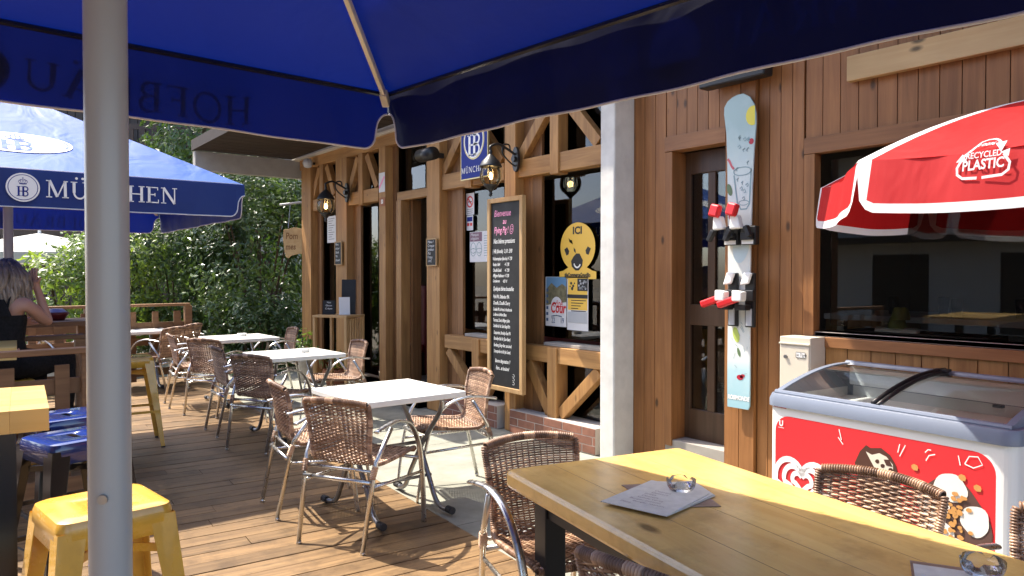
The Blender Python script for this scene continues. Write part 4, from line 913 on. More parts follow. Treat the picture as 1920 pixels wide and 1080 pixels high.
ad2 = -Vector((math.cos(rz2), math.sin(rz2))); bd2 = Vector((ad2.y, -ad2.x)); 
if bd2.dot(Vector((0, 1))) < 0: bd2 = -bd2
c2 = Vector((C2.x, C2.y)) + ad2 * L2 / 2 - bd2 * L2 / 2
big_umbrella(L2, H + (HOR - 347) / FPX * k5, H + (HOR - 347) / FPX * k5 + .74, 'parasol', 'blue square umbrella, lightened for sun glare, with a white oval crest over the far left of the deck', (c2.x, c2.y), rz2, 'canopy_glare', True, rp=.034)

# red ice cream parasol
cc = cw(2.55, 3.05); zr0 = 1.72
t = thing('red_parasol', 'round red and white parasol printed 100% recycled plastic over the freezer', 'parasol', (cc.x, cc.y, 0))
nseg = 8; Rr_ = 1.22; za_ = 2.20; rot0 = math.atan2(-Rv.y, -Rv.x) + R(8)
def rp_pt(s_, ang, u=0):
    # s_ 0 apex..1 rim, dome profile; ang along segment
    return s_
def dome(s_): return za_ - (za_ - zr0 - .17) * (s_ ** 2.0)
canr = MB(); canw = MB(); can2 = MB()
for k in range(nseg):
    a0 = rot0 + 2 * math.pi * k / nseg; a1 = a0 + 2 * math.pi / nseg
    e0 = Vector((math.cos(a0), math.sin(a0))); e1 = Vector((math.cos(a1), math.sin(a1)))
    def P(s_, u): 
        v = e0.lerp(e1, u) * Rr_ * s_; return Vector((v.x, v.y, dome(s_) + .03 * math.sin(math.pi * u) * -s_))
    ni, nj = 12, 10
    us = [0, .055] + [.055 + .89 * j / nj for j in range(1, nj)] + [.945, 1]
    vs = [P(i / ni, u) for i in range(ni + 1) for u in us]; m_ = len(us)
    for j in range(m_ - 1):
        tgt = canw if j in (0, m_ - 2) else canr
        tgt.add(vs, [(i * m_ + j, (i + 1) * m_ + j, (i + 1) * m_ + j + 1, i * m_ + j + 1) for i in range(ni)])
    # hanging flap of each segment, rounded corners, white border
    rim0, rim1 = P(1, 0), P(1, 1); fd = .20; mm = 30; vs = []; 
    for j in range(mm + 1):
        u = j / mm; base = P(1, u); edge = min(u, 1 - u) * (rim1 - rim0).length; tt = min(1, edge / .10); dep = .04 + (fd - .04) * (1 - (1 - tt) ** 2) ** .5
        outw = Vector((base.x, base.y, 0)).normalized()
        rows = [0, dep * .0, max(0, dep - .035), dep]
        for d_ in rows: vs.append(base - Vector((0, 0, d_)) + outw * (.03 * d_ / fd + .006 * math.sin(u * 17 + k)))
    for j in range(mm):
        for i, tgt in ((1, canr), (2, canw)):
            if j < 2 or j > mm - 3: tgt = canw
            tgt.add([vs[j * 4 + i], vs[j * 4 + i + 1], vs[(j + 1) * 4 + i + 1], vs[(j + 1) * 4 + i]], [(0, 1, 2, 3)], .5)
canr.build('red_canopy', M['red'], t, smooth=True); canw.build('white_trim', M['wfab'], t, smooth=True)
mb = MB(); mb.tube([(0, 0, 0), (0, 0, za_ + .05)], .02, 16); mb.build('pole', M['white'], t, smooth=True)
mb = MB(); mb.lathe([(0, 0), (.25, 0), (.25, .05), (.05, .12), (0, .12)], 24); mb.build('base', M['white'], t)
for k in range(nseg):
    a0 = rot0 + 2 * math.pi * k / nseg; mb = MB(); mb.tube([(math.cos(a0) * Rr_ * s_ * .98, math.sin(a0) * Rr_ * s_ * .98, dome(s_) - .015) for s_ in (0, .25, .5, .75, 1)], .005, 6); mb.build('rib', M['white'], t)
mb = MB(); 
# recycled emblem on the segment that faces the camera
kf = 0; best = -9
for k in range(nseg):
    a = rot0 + 2 * math.pi * (k + .5) / nseg; dd = -(math.cos(a) * (cc.x) + math.sin(a) * (cc.y)) + .9 * (-(math.cos(a) * Rv.x + math.sin(a) * Rv.y))
    if dd > best: best = dd; kf = k
a0 = rot0 + 2 * math.pi * kf / nseg; a1 = a0 + 2 * math.pi / nseg; am = (a0 + a1) / 2
ux = Vector((-math.sin(am), math.cos(am), 0)); rad = Vector((math.cos(am), math.sin(am), 0))
rmid = Rr_ * math.cos(math.pi / nseg)
def proj(x, y):          # lay emblem on the dome near the rim
    if y < 0: return rad * (rmid + .012 + .03 * -y / .2) + ux * x + Vector((0, 0, dome(1) - .03 + y))
    s_ = 1.0 - y / 1.3
    z = dome(s_) - .03 * s_; return rad * (rmid * s_ + .007) + ux * x + Vector((0, 0, z + .016))
em = MB(); dummy = MB()
dummy.text('100%', (0, .135, 0), Vector((1, 0, 0)), Vector((0, 1, 0)), .055, 'CENTER', 0, .001, .9); dummy.text('RECYCLED', (0, .092, 0), Vector((1, 0, 0)), Vector((0, 1, 0)), .05, 'CENTER', 0, .001, .9); dummy.text('PLASTIC', (0, .025, 0), Vector((1, 0, 0)), Vector((0, 1, 0)), .082, 'CENTER', 0, .002, .85)
for q in ([(-.12, .11), (-.05, .20), (-.02, .225), (.02, .225), (.05, .2), (.09, .15)], [(.12, .10), (.16, .045), (.155, .005), (.12, -.02), (.0, -.025)], [(-.03, -.025), (-.12, -.02), (-.155, .005), (-.16, .045), (-.135, .09)]): strokes(dummy, q, (0, 0, 0), (1, 0, 0), (0, 1, 0), .016)
for q in ([(.055, .15), (.115, .17), (.105, .115)], [(-.17, .08), (-.10, .08), (-.13, .125)], [(.15, .08), (.10, .11), (.155, .125)]): dummy.flat(q, (0, 0, 0), (1, 0, 0), (0, 1, 0))
em.v = [tuple(proj(v[0] * .52, v[1] * .58 - .075)) for v in dummy.v]; em.f = dummy.f; em.r = dummy.r
em.build('emblem', M['wfab'], t)

# ------------------------------------------------------------------ freezer
fa = math.atan2((Rv * .5466 - Fv * .8374).y, (Rv * .5466 - Fv * .8374).x)     # its long side, towards the camera's right
pfl = G(1441, 758, .76)          # left end of the front edge under the rim
Lf, Df = 1.17, .70
t = thing('ice_cream_freezer', 'white ice cream chest freezer with a curved glass top and red front', 'freezer', (pfl.x, pfl.y, 0), fa)
LX, DYd = Vector((1, 0, 0)), Vector((0, 1, 0))
zrb = .76; zrt = .822; ztb = .945
mb = MB(); mb.prism(rrect(0, 0, Lf, Df, .05, 6), (0, 0, .05), LX, DYd, zrb - .05); mb.build('cabinet', M['white'], t, smooth=False, bevel=.003)
# rim ring
mb = MB(); outer = rrect(-.015, -.015, Lf + .015, Df + .015, .065, 7); inner = rrect(.045, .06, Lf - .045, Df - .04, .03, 7); n = len(outer)
vs = [(x, y, zrb) for x, y in outer] + [(x, y, zrb + .035) for x, y in outer] + [(x + (.006 if x < Lf / 2 else -.006), y + (.012 if y < Df / 2 else -.003), zrt) for x, y in outer] + [(x, y, zrt + .004) for x, y in inner] + [(x, y, zrb - .0) for x, y in inner]
mb.add(vs, [(i + n * k, (i + 1) % n + n * k, (i + 1) % n + n * (k + 1), i + n * (k + 1)) for k in range(4) for i in range(n)]); smooth_angle(mb.build('rim', M['rim'], t), 35)
# curved sides and back of the top
def crv(y): q = (y) / (Df - .02); return zrt + (ztb - zrt) * math.sin(min(1, q * 1.12) * math.pi / 2) ** .9
ys = [.03 + (Df - .05) * i / 12 for i in range(13)]
mb = MB()
for x in (.02, Lf - .02 - .03):
    vs = []
    for y in ys: vs += [(x, y, zrt - .01), (x + .03, y, zrt - .01), (x, y, crv(y)), (x + .03, y, crv(y))]
    m_ = len(ys)
    mb.add(vs, [f for i in range(m_ - 1) for f in ((i * 4, i * 4 + 4, i * 4 + 6, i * 4 + 2), (i * 4 + 1, i * 4 + 3, i * 4 + 7, i * 4 + 5), (i * 4 + 2, i * 4 + 6, i * 4 + 7, i * 4 + 3))] + [(0, 2, 3, 1), (m_ * 4 - 4, m_ * 4 - 3, m_ * 4 - 1, m_ * 4 - 2)])
mb.tube([(.02, Df - .03, ztb - .005), (Lf - .02, Df - .03, ztb - .005)], .022, 8, flat=.7)
mb.tube([(.02, .035, zrt + .006), (Lf - .02, .035, zrt + .006)], .014, 8)
mb.build('top_frame', M['rim'], t)
mb = MB(); mb.tube([(Lf * .48, y, crv(y) + .012) for y in ys], .011, 6, flat=1); mb.tube([(Lf * .5, y, crv(y) + .004) for y in ys], .011, 6); mb.build('sliding_rail', M['black'], t, smooth=True)
mb = MB(); vs = []
for y in ys: vs += [(.045, y, crv(y) - .004), (Lf - .045, y, crv(y) - .004)]
mb.add(vs, [(i * 2, i * 2 + 1, i * 2 + 3, i * 2 + 2) for i in range(len(ys) - 1)]); mb.build('glass_lid', M['clear'], t, smooth=True)
mb = MB(); mb.box(Lf * .46, Lf * .52, Df - .09, Df - .05, ztb + .008, ztb + .02); mb.box(Lf * .87, Lf * .9, .16, .19, crv(.18) + .0, crv(.18) + .012); mb.build('lid_handle', M['black'], t)
# inside tub (open box) with wire baskets
mb = MB(); vs = [(x, y, z) for z in (.25, zrt - .005) for x, y in ((.046, .061), (Lf - .046, .061), (Lf - .046, Df - .041), (.046, Df - .041))]
mb.add(vs, [(3, 2, 1, 0)[::-1], (0, 1, 5, 4)[::-1], (1, 2, 6, 5)[::-1], (2, 3, 7, 6)[::-1], (3, 0, 4, 7)[::-1]]); mb.build('tub', plain('tubm', (.62, .66, .67), .35, 0, .5, .15, 5), t)
mb = MB(); mb.box(.05, Lf - .05, Df - .05, Df - .038, zrt, ztb - .02); mb.build('back_strip', plain('tubw', (.75, .8, .82), .3), t)
for i in range(4):
    mb = MB(); xa, xb_ = .06 + i * (Lf - .12) / 4, .05 + (i + 1) * (Lf - .12) / 4; 
    for z in (.74, .64, .54): mb.tube([(xa, .08, z), (xb_, .08, z), (xb_, Df - .07, z), (xa, Df - .07, z)], .003, 5, closed=True)
    for j in range(9): 
        x = xa + (xb_ - xa) * j / 8; mb.tube([(x, .08, .70), (x, .08, .45)], .002, 4); mb.tube([(x, Df - .07, .70), (x, Df - .07, .45)], .002, 4)
    mb.build('basket', M['white'], t)
rn = random.Random(11); mb = MB()
for i in range(46):
    x, y = rn.uniform(.12, Lf - .12), rn.uniform(.12, Df - .12); Mx = Matrix.Translation((x, y, .34 + rn.random() * .1)) @ Matrix.Rotation(rn.random() * 3, 4, 'Z') @ Matrix.Rotation(rn.uniform(-.3, .3), 4, 'X')
    mb.box(-.07, .07, -.03, .03, 0, .02, None, Mx)
tag(mb.build('ice_cream_packs', plain('packs', (.40, .34, .30), .4, var=.6), t), None)
# red front print
NF = Vector((1, 0, 0))
mb = MB(); mb.prism(rrect(.045, .12, Lf - .065, .715, .085, 8), (0, -.0, 0), UX, UZ, -.002)
mb.v = [(x, y - .0005, z) for x, y, z in mb.v]; mb.build('red_panel', plain('redpan', (.72, .028, .035), .35, 0, .5), t)
def fdec(name, fn, c, off):
    mb = MB(); fn(mb, (0, -off, 0)); dz = 0 if name == 'heart_logo' else .085
    mb.v = [(x * .865, y, z + dz) for x, y, z in mb.v]; return mb.build(name, plain('f_' + name, c, .4), t)
def heart(mb, o):
    # concentric swirl heart
    for rr_, wd in ((.155, .03), (.105, .028), (.055, .026)):
        for sg in (-1, 1):
            P = arc(.24 + sg * rr_ * .55, .40, rr_ * .62, 90 - sg * 90 - (0), 90 + sg * 115, 14) 
            P = [(.24, .40 - rr_ * 1.0), (.24 + sg * rr_ * .75, .40 - rr_ * .35)] + arc(.24 + sg * rr_ * .55, .40, rr_ * .62, (-20 if sg > 0 else 200), (150 if sg > 0 else 30), 12)
            strokes(mb, P, o, UX, UZ, wd)
fdec('heart_logo', heart, (.78, .78, .76), .004)
fdec('brand_text', lambda mb, o: (mb.text('U', (.095, -.004, .575), UX, UZ, .04, 'CENTER', 0, .002), strokes(mb, [(.075, .566), (.115, .566)], (0, -.004, 0), UX, UZ, .003)), (.75, .72, .7), .004)
fdec('name_text', lambda mb, o: mb.text('ANTIDEL', (.04, -.0012, .668), UX, UZ, .022, 'LEFT', 0, .001), (.55, .03, .04), .004)
def blob(cx, cy, rx, ry, seed, n=26, amp=.08, rot=0):
    rn = random.Random(seed); ph = [rn.uniform(0, 6.3) for _ in range(4)]; out = []
    for i in range(n):
        a = 2 * math.pi * i / n; k_ = 1 + amp * (math.sin(2 * a + ph[0]) + .6 * math.sin(3 * a + ph[1]) + .4 * math.sin(5 * a + ph[2]))
        x, y = rx * k_ * math.cos(a), ry * k_ * math.sin(a); out.append((cx + x * math.cos(rot) - y * math.sin(rot), cy + x * math.sin(rot) + y * math.cos(rot)))
    return out
fdec('chocolate_bar', lambda mb, o: mb.flat([(.60, .38), (.57, .47), (.60, .53), (.635, .565), (.66, .555), (.72, .565), (.77, .54), (.80, .50), (.82, .43), (.83, .30), (.82, .16), (.62, .16)], o, UX, UZ), (.075, .03, .02), .003)
fdec('ice_cream_bite', lambda mb, o: mb.flat([(.635, .535), (.67, .525), (.71, .54), (.75, .53), (.785, .50), (.79, .44), (.76, .42), (.73, .45), (.69, .46), (.66, .50)], o, UX, UZ), (.66, .60, .48), .0042)
fdec('chocolate_chips', lambda mb, o: [mb.flat(blob(x, y, .012, .009, i), o, UX, UZ) for i, (x, y) in enumerate(((.70, .50), (.755, .45), (.73, .485), (.775, .475)))] and mb.flat([(.735, .515), (.765, .52), (.785, .49), (.75, .49)], o, UX, UZ), (.06, .025, .018), .005)
fdec('sundae', lambda mb, o: mb.flat(blob(1.09, .30, .17, .20, 9, 30, .05), o, UX, UZ), (.10, .05, .04), .003)
fdec('sundae_cream', lambda mb, o: [mb.flat(blob(x, y, rx, ry, i + 3), (0, -.0042 - i * .0003, 0), UX, UZ) for i, (x, y, rx, ry) in enumerate(((1.075, .455, .075, .065), (.99, .37, .075, .062), (1.02, .24, .09, .065), (1.19, .34, .07, .06), (1.13, .2, .07, .05), (1.08, .14, .09, .03)))], (.74, .71, .64), .0042)
rn = random.Random(21); fdec('caramel_bits', lambda mb, o: [mb.flat(blob(rn.gauss(1.08, .05), rn.gauss(.34, .055), rn.uniform(.008, .018), rn.uniform(.007, .013), i, 7), (0, -.0072 - i * .00004, 0), UX, UZ) for i in range(42)] + [mb.flat(blob(x, y, .02, .014, 5, 7), o, UX, UZ) for x, y in ((.9, .51), (1.2, .48), (1.13, .51))], (.55, .27, .08), .0045)
fdec('splash_lines', lambda mb, o: [strokes(mb, q, o, UX, UZ, .005) for q in ([(.475, .615), (.49, .565)], [(.47, .575), (.50, .545)], [(.82, .60), (.81, .56)], [(.85, .60), (.82, .545)], [(.95, .585), (.965, .60), (.98, .6)], [(.955, .55), (.97, .575), (1.0, .585)], [(1.11, .6), (1.12, .56)], [(1.14, .57), (1.16, .605), (1.2, .61), (1.22, .58), (1.18, .56), (1.14, .57)])], (.8, .78, .74), .0035)

# ------------------------------------------------------------------ rattan chair (faces local +Y)
def rattan_chair(label, group):
    t = thing('rattan_armchair', label, 'chair', (0, 0, 0), 0, group)
    # profile of the shell: seat front edge -> seat rear -> back top, (y, z, halfwidth)
    prof = catmull([(.235, .425, .205), (.20, .445, .215), (.05, .435, .218), (-.12, .425, .205), (-.175, .445, .190), (-.205, .52, .188), (-.235, .64, .200), (-.262, .755, .208), (-.270, .785, .200)], 8)
    def seat_curve(i, u):     # point on shell, u -1..1
        p = prof[i]; y, z, w = p
        back = max(0, min(1, (z - .45) / .2)) if y < -.1 else 0
        cy = back * .035 * (u * u); cz = (1 - back) * (.010 * u * u)     # back wraps forward at the sides
        topc = .0
        if i > len(prof) - 12: topc = -.018 * u * u * ((i - (len(prof) - 12)) / 11)
        return Vector((w * u, y + cy, z + cz + topc))
    n = len(prof)
    # cumulative length
    L = [0]
    for i in range(n - 1): L.append(L[-1] + (Vector(prof[i + 1][:2]) - Vector(prof[i][:2])).length)
    def at(s, u):
        s = max(0, min(L[-1], s)); i = 0
        while i < n - 2 and L[i + 1] < s: i += 1
        f = (s - L[i]) / max(1e-6, L[i + 1] - L[i]); return seat_curve(i, u).lerp(seat_curve(i + 1, u), f)
    sL = L[-1]; split = sL * .47; pitch = .0092; rn = random.Random(5)
    ribs = 15
    def weave(s0, s1, open_=False):
        mb = MB(); k = int((s1 - s0) / pitch); m_ = 30
        for j in range(k):
            s_ = s0 + (j + .5) * (s1 - s0) / k; pts = []
            for q in range(m_ + 1):
                u = -.97 + 1.94 * q / m_; p = at(s_, u); p2 = at(s_ + .004, u); t2 = (p2 - p).normalized(); nrm = t2.cross(Vector((1, 0, 0))).normalized()
                ph = (q * ribs / m_ + j) * math.pi
                pts.append(p + nrm * (.0045 * math.cos(ph)))
            mb.tube(pts, .0042, 4, r=min(1, max(0, rn.gauss(.42, .22))), cap=False)
        for i in range(ribs):
            u = -.93 + 1.86 * i / (ribs - 1)
            mb.tube([at(s0 + (s1 - s0) * q / 14, u) for q in range(15)], .0032, 4, r=.25, cap=False)
        return mb
    o1 = weave(.012, split); o1.build('seat', M['rattan'], t, smooth=True)
    o2 = weave(split, sL - .02); o2.build('backrest', M['rattan'], t, smooth=True)
    # wrapped edge rolls
    def wrap(pts, r0, turns, r=None):
        mb = MB(); P = [Vector(p) for p in pts]; cum = [0]
        for i in range(len(P) - 1): cum.append(cum[-1] + (P[i + 1] - P[i]).length)
        tot = cum[-1]; cnt = int(tot / .0085)
        def pt(s_):
            i = 0
            while i < len(P) - 2 and cum[i + 1] < s_: i += 1
            f = (s_ - cum[i]) / max(1e-6, cum[i + 1] - cum[i]); return P[i].lerp(P[i + 1], f)
        vals = []; v = .5
        for j in range(cnt):
            if rn.random() < .25: v = rn.random()
            a = pt(tot * j / cnt); b_ = pt(tot * (j + .5) / cnt); c = pt(tot * (j + 1) / cnt)
            mb.tube([a, a.lerp(c, .25), b_, a.lerp(c, .75), c], [r0 * .8, r0 * 1.02, r0 * 1.08, r0 * 1.02, r0 * .8], 8, cap=False, r=max(0, min(1, v + rn.uniform(-.12, .12))))
        return mb
    edge = [at(.008 + (sL - .016) * i / 40, -1) for i in range(41)]; edge2 = [at(.008 + (sL - .016) * i / 40, 1) for i in range(41)]
    top = [at(sL, -1 + 2 * i / 16) for i in range(17)]; front = [at(.004, -1 + 2 * i / 16) for i in range(17)]
    w = wrap(edge, .0125, 0); w2 = wrap(edge2, .0125, 0); w3 = wrap(top, .0165, 0); w4 = wrap(front, .014, 0)
    for q in (w2, w3, w4): w.add(q.v, q.f, 0); w.r[-len(q.r):] = q.r
    w.build('edge_roll', M['rattan'], t, smooth=True)
    for sx in (-1, 1):
        # rear leg running up to the arm
        mb = MB(); mb.tube([(sx * .205, -.285, .012), (sx * .222, -.205, .40), (sx * .226, -.19, .46), (sx * .25, -.08, .625)], .0125, 10); mb.tube([(sx * .205, -.285, .0), (sx * .2055, -.282, .016)], .0138, 10)
        mb.build('leg', M['alu'], t, smooth=True)
        arcp = catmull([(sx * .262, -.24, .632), (sx * .262, -.13, .65), (sx * .262, -.02, .652), (sx * .26, .10, .61), (sx * .255, .19, .50), (sx * .248, .24, .34), (sx * .24, .272, .15), (sx * .232, .292, 0)], 6)
        mb = MB(); mb.tube(arcp, .0165, 10, flat=.55, up=(0, .2, 1)); mb.build('arm_and_front_leg', M['alu'], t, smooth=True)
        mb = MB(); mb.tube([(sx * .216, -.225, .33), (sx * .243, .255, .31)], .009, 8); mb.build('side_rail', M['alu'], t, smooth=True)
        wb = wrap([(sx * .219, -.217, .375), (sx * .226, -.195, .44)], .017, 0); wb.build('binding', M['rattan'], t, smooth=True)
    mb = MB(); mb.tube([(-.215, -.228, .36), (.215, -.228, .36)], .0115, 10); mb.tube([(-.243, .245, .39), (.243, .245, .39)], .010, 10); mb.tube([(-.21, -.20, .41), (.21, -.20, .41)], .009, 8); mb.build('cross_rail', M['alu'], t, smooth=True)
    return t
chair_proto = [None]
def chair(xz, f, label, group):
    if chair_proto[0] is None: o = rattan_chair(label, group); chair_proto[0] = o
    else: o = copy_tree(chair_proto[0])
    p = cw(*xz); o.location = p; o.rotation_euler = (0, 0, cdir(*f)); o['label'] = label; o['group'] = group; return o
GC = 'rattan armchairs on the terrace'
chair((-.845, 4.14), (.40, .92), 'rattan armchair with its back to the viewer at the nearest white table', GC)
chair((-1.24, 4.66), (.86, .50), 'rattan armchair on the left side of the nearest white table, seen edge on', GC)
chair((-.43, 5.02), (-.90, -.40), 'sunlit rattan armchair at the nearest white table, in front of the chalkboard', GC)
chair((.175, 2.80), (.42, -.90), 'rattan armchair at the left end of the long yellow wooden table', GC)
chair((.475, 1.83), (.72, .69), 'rattan armchair at the near side of the long yellow table, cut by the bottom edge', GC)
chair((1.02, 2.29), (-.80, -.60), 'rattan armchair across the long yellow table, in front of the chocolate bar picture', GC)
chair((1.42, 1.86), (-.80, -.60), 'rattan armchair across the long yellow table at the right edge of the photo', GC)
chair((-2.05, 6.27), (.40, .92), 'shaded rattan armchair with its back to the viewer at the second white table', GC)
chair((-2.50, 6.87), (.80, .58), 'dark rattan armchair half hidden on the left side of the second white table', GC)
chair((-1.72, 7.25), (-.84, -.54), 'sunlit rattan armchair facing left in front of the narrow wooden shelf', GC)
chair((-3.07, 7.77), (.34, .94), 'rattan armchair with its back to the viewer at the third white table', GC)
chair((-3.55, 8.27), (.85, .52), 'rattan armchair on the left side of the third white table, seen edge on', GC)
chair((-2.90, 9.0), (-.84, -.54), 'rattan armchair beyond the third white table beside the plant pots', GC)
chair((-4.42, 9.25), (-.96, .25), 'nearer of two rattan armchairs right of the farthest white table', GC)
chair((-4.46, 9.85), (-.96, .15), 'farther of two rattan armchairs right of the farthest white table, by the railing', GC)
chair((-5.55, 9.15), (.9, -.3), 'rattan armchair left of the farthest white table, half hidden by the big pole', GC)

# ------------------------------------------------------------------ white bistro tables
def bistro_table(label):
    t = thing('bistro_table', label, 'table', (0, 0, 0), 0, 'white square bistro tables')
    mb = MB(); mb.prism(rrect(-.35, -.35, .35, .35, .02, 4), (0, 0, .703), (1, 0, 0), (0, 1, 0), .035); mb.build('tabletop', M['tabw'], t, bevel=.006)
    mb = MB(); mb.box(-.25, .25, -.20, -.17, .685, .702); mb.box(-.25, .25, .17, .20, .685, .702); mb.box(-.02, .02, -.2, .2, .675, .69); mb.build('top_rail', M['steel'], t)
    for sx in (-1, 1):
        for sy in (-1, 1):
            x = sx * .235
            pts = catmull([(x, -sy * .23, .68), (x, -sy * .20, .60), (x - 0, -sy * .02, .40), (x * .98, sy * .12, .20), (x * .98, sy * .20, .07), (x, sy * .27, .03), (x * 1.05, sy * .33, .03)], 6)
            off = sx * (.014 if sy > 0 else -.014)
            pts = [Vector((p.x + off, p.y, p.z)) for p in pts]
            mb = MB(); mb.tube(pts, .0155, 10); lg = mb.build('leg', M['steel'], t, smooth=True)
            mb = MB(); mb.tube([pts[-1] - Vector((0, sy * .02, 0)), pts[-1] + Vector((0, sy * .035, 0))], .022, 12); mb.build('foot_cap', M['rub'], lg)
    mb = MB(); mb.tube([(-.235, 0, .385), (.235, 0, .385)], .012, 8); mb.tube([(-.235, -.12, .2), (.235, -.12, .2)], .010, 8); mb.build('cross_bar', M['steel'], t, smooth=True)
    return t
tp = None
for (x, z), lab in (((-.765, 4.56), 'nearest white square bistro table, glaring in the sun'), ((-1.975, 6.70), 'second white bistro table, its left half in shade'), ((-3.106, 8.42), 'third white bistro table, in front of the plant pots'), ((-4.80, 9.45), 'farthest white bistro table, by the wooden railing right of the thick pole')):
    o = bistro_table(lab) if tp is None else copy_tree(tp)
    tp = tp or o
    o.location = cw(x, z); o['label'] = lab; o.rotation_euler = (0, 0, math.pi / 2 + R(.5))
# ashtrays
def ashtray(xz, z, lab):
    t = thing('ashtray', lab, 'ashtray', tuple(cw(*xz, z)), 0, 'white ashtrays on the bistro tables'); mb = MB(); mb.lathe([(0, .004), (.04, .004), (.045, .03), (.052, .032), (.052, .0), (0, 0)], 20); mb.build('dish', M['tabw'], t, smooth=True)
ashtray((-3.1, 8.5), .739, 'small white ashtray on the third white table'); ashtray((-1.9, 6.75), .739, 'small white ashtray on the second white table')
ashtray((-4.95, 9.5), .739, 'small white ashtray on the farthest white table')

# ------------------------------------------------------------------ long yellow wooden table
TA = G(945, 880, .75); TB = G(1272, 838, .75); u = Vector((TB.x - TA.x, TB.y - TA.y, 0)); Wt = u.length; u.normalize(); v = Vector((u.y, -u.x, 0))    # v along the length, to the viewer's right
ang = math.atan2(u.y, u.x)
t = thing('long_table', 'long thick yellow varnished pine table with black metal legs', 'table', (TA.x, TA.y, 0), ang - math.pi / 2)
# local: +Y along short end (u), +X along the length
Lt = 2.5
mb = MB(); mb.prism(rrect(0, 0, Lt, Wt, .03, 5), (0, 0, .69), (1, 0, 0), (0, 1, 0), .06); mb.build('tabletop', M['table'], t, bevel=.012)
for yj in (.19, .37, .55): 
    if yj < Wt - .1: mb = MB(); mb.box(.02, Lt - .02, yj - .0008, yj + .0008, .7495, .7503); mb.build('joint', plain('joint', (.22, .12, .03), .6), t)
for x, y in ((.16, .10), (.16, Wt - .14), (Lt - .2, .10), (Lt - .2, Wt - .14)):
    mb = MB(); mb.box(x - .04, x + .04, y - .04, y + .04, 0, .689); mb.build('leg', M['black'], t, bevel=.004)
mb = MB(); mb.box(.14, .18, .15, Wt - .19, .60, .685); mb.box(.2, Lt - .2, .07, .11, .62, .68); mb.box(.2, Lt - .2, Wt - .16, Wt - .12, .62, .68); mb.build('apron', M['black'], t)
def flatpaper(px, py, quad, z, name, label, cat, matn, th=.002):
    pts = [G(a, b_, z) for a, b_ in quad]; c = sum(pts, Vector()) / len(pts)
    t = thing(name, label, cat, (c.x, c.y, z)); mb = MB(); loc = [(p.x - c.x, p.y - c.y) for p in pts]
    area = sum(loc[i][0] * loc[(i + 1) % 4][1] - loc[(i + 1) % 4][0] * loc[i][1] for i in range(4))
    if area < 0: loc = loc[::-1]
    mb.prism(loc, (0, 0, 0), (1, 0, 0), (0, 1, 0), th); mb.build('sheet', M[matn], t); return t, c, loc
M['menu'] = plain('menu', (.60, .57, .49), .45, nz=.15, nscale=30); M['menu2'] = plain('menu2', (.30, .20, .14), .4, nz=.5, nscale=14)
t0, c0, l0 = flatpaper(0, 0, [(1165, 910), (1290, 905), (1352, 950), (1232, 952)], .7515, 'menu_card', 'menu card with brown print lying under the pale menu sheets on the long table', 'menu', 'menu2')
t1, c1, l1 = flatpaper(0, 0, [(1222, 903), (1304, 906), (1341, 930), (1250, 969)], .7545, 'menu_sheet', 'pale menu sheet turned to the right under the glass ashtray on the long table', 'menu', 'menu')
t2, c2_, l2 = flatpaper(0, 0, [(1218, 908), (1300, 902), (1338, 928), (1249, 969)], .757, 'menu_sheet', 'pale menu sheet with print on top of the pile on the long table', 'menu', 'menu')
t2b, c2b, l2b = flatpaper(0, 0, [(1126, 941), (1222, 901), (1330, 926), (1249, 969)], .7595, 'menu_sheet', 'large pale menu sheet lying slanted at the left of the pile on the long table', 'menu', 'menu')
mb = MB(); ud = (G(1249, 969, .76) - G(1126, 941, .76)).normalized(); vd_ = Vector((-ud.y, ud.x, 0)); rn = random.Random(2)
for i in range(8):
    p = G(1160, 938, .7618) - Vector((c2b.x, c2b.y, .7595)) + vd_ * i * .022; p.z = .0022; mb.text(rn.choice(['Pizza', 'Salade verte', 'Burger maison', 'Frites', 'Dessert']), p + ud * rn.uniform(0, .04), ud, vd_, .018)
mb.build('print', plain('brownp', (.22, .15, .14), .7), t2b)
t3, c3, l3 = flatpaper(0, 0, [(1706, 1052), (1850, 1072), (1900, 1150), (1716, 1130)], .7515, 'menu_card', 'menu card at the bottom right edge of the long table', 'menu', 'menu2')
t4, c4, l4 = flatpaper(0, 0, [(1712, 1058), (1842, 1077), (1890, 1150), (1722, 1130)], .7545, 'menu_sheet', 'pale menu sheet at the bottom right edge of the long table', 'menu', 'menu')
def glass_ashtray(px, py, lab):
    p = G(px, py, .762); t = thing('glass_ashtray', lab, 'ashtray', (p.x, p.y, .7625)); mb = MB()
    pr = [(0, .0), (.036, .0), (.044, .012), (.047, .034), (.043, .036), (.038, .012), (.032, .008), (0, .008)]; n = 32; vs = []
    for k_, (r_, z_) in enumerate(pr):
        for i in range(n):
            a = 2 * math.pi * i / n; dz = -.010 if (k_ in (3, 4) and i % 8 < 2) else 0; vs.append((r_ * math.cos(a), r_ * math.sin(a), z_ + dz))
    mb.add(vs, [(k_ * n + i, k_ * n + (i + 1) % n, (k_ + 1) * n + (i + 1) % n, (k_ + 1) * n + i) for k_ in range(len(pr) - 1) for i in range(n)]); o = mb.build('bowl', M['ashg'], t, smooth=True)
m, nt, b = mat('ashg'); b.inputs['Transmission Weight'].default_value = 1; b.inputs['Roughness'].default_value = .02; b.inputs['IOR'].default_value = 1.45; 
M['ashg'] = glass('ashglass', (.985, .99, .99), 1.4, .02, .9)
glass_ashtray(1277, 918, 'clear glass ashtray standing on the pile of menus'); 
glass_ashtray(1842, 1076, 'clear glass ashtray at the bottom right edge of the long table')

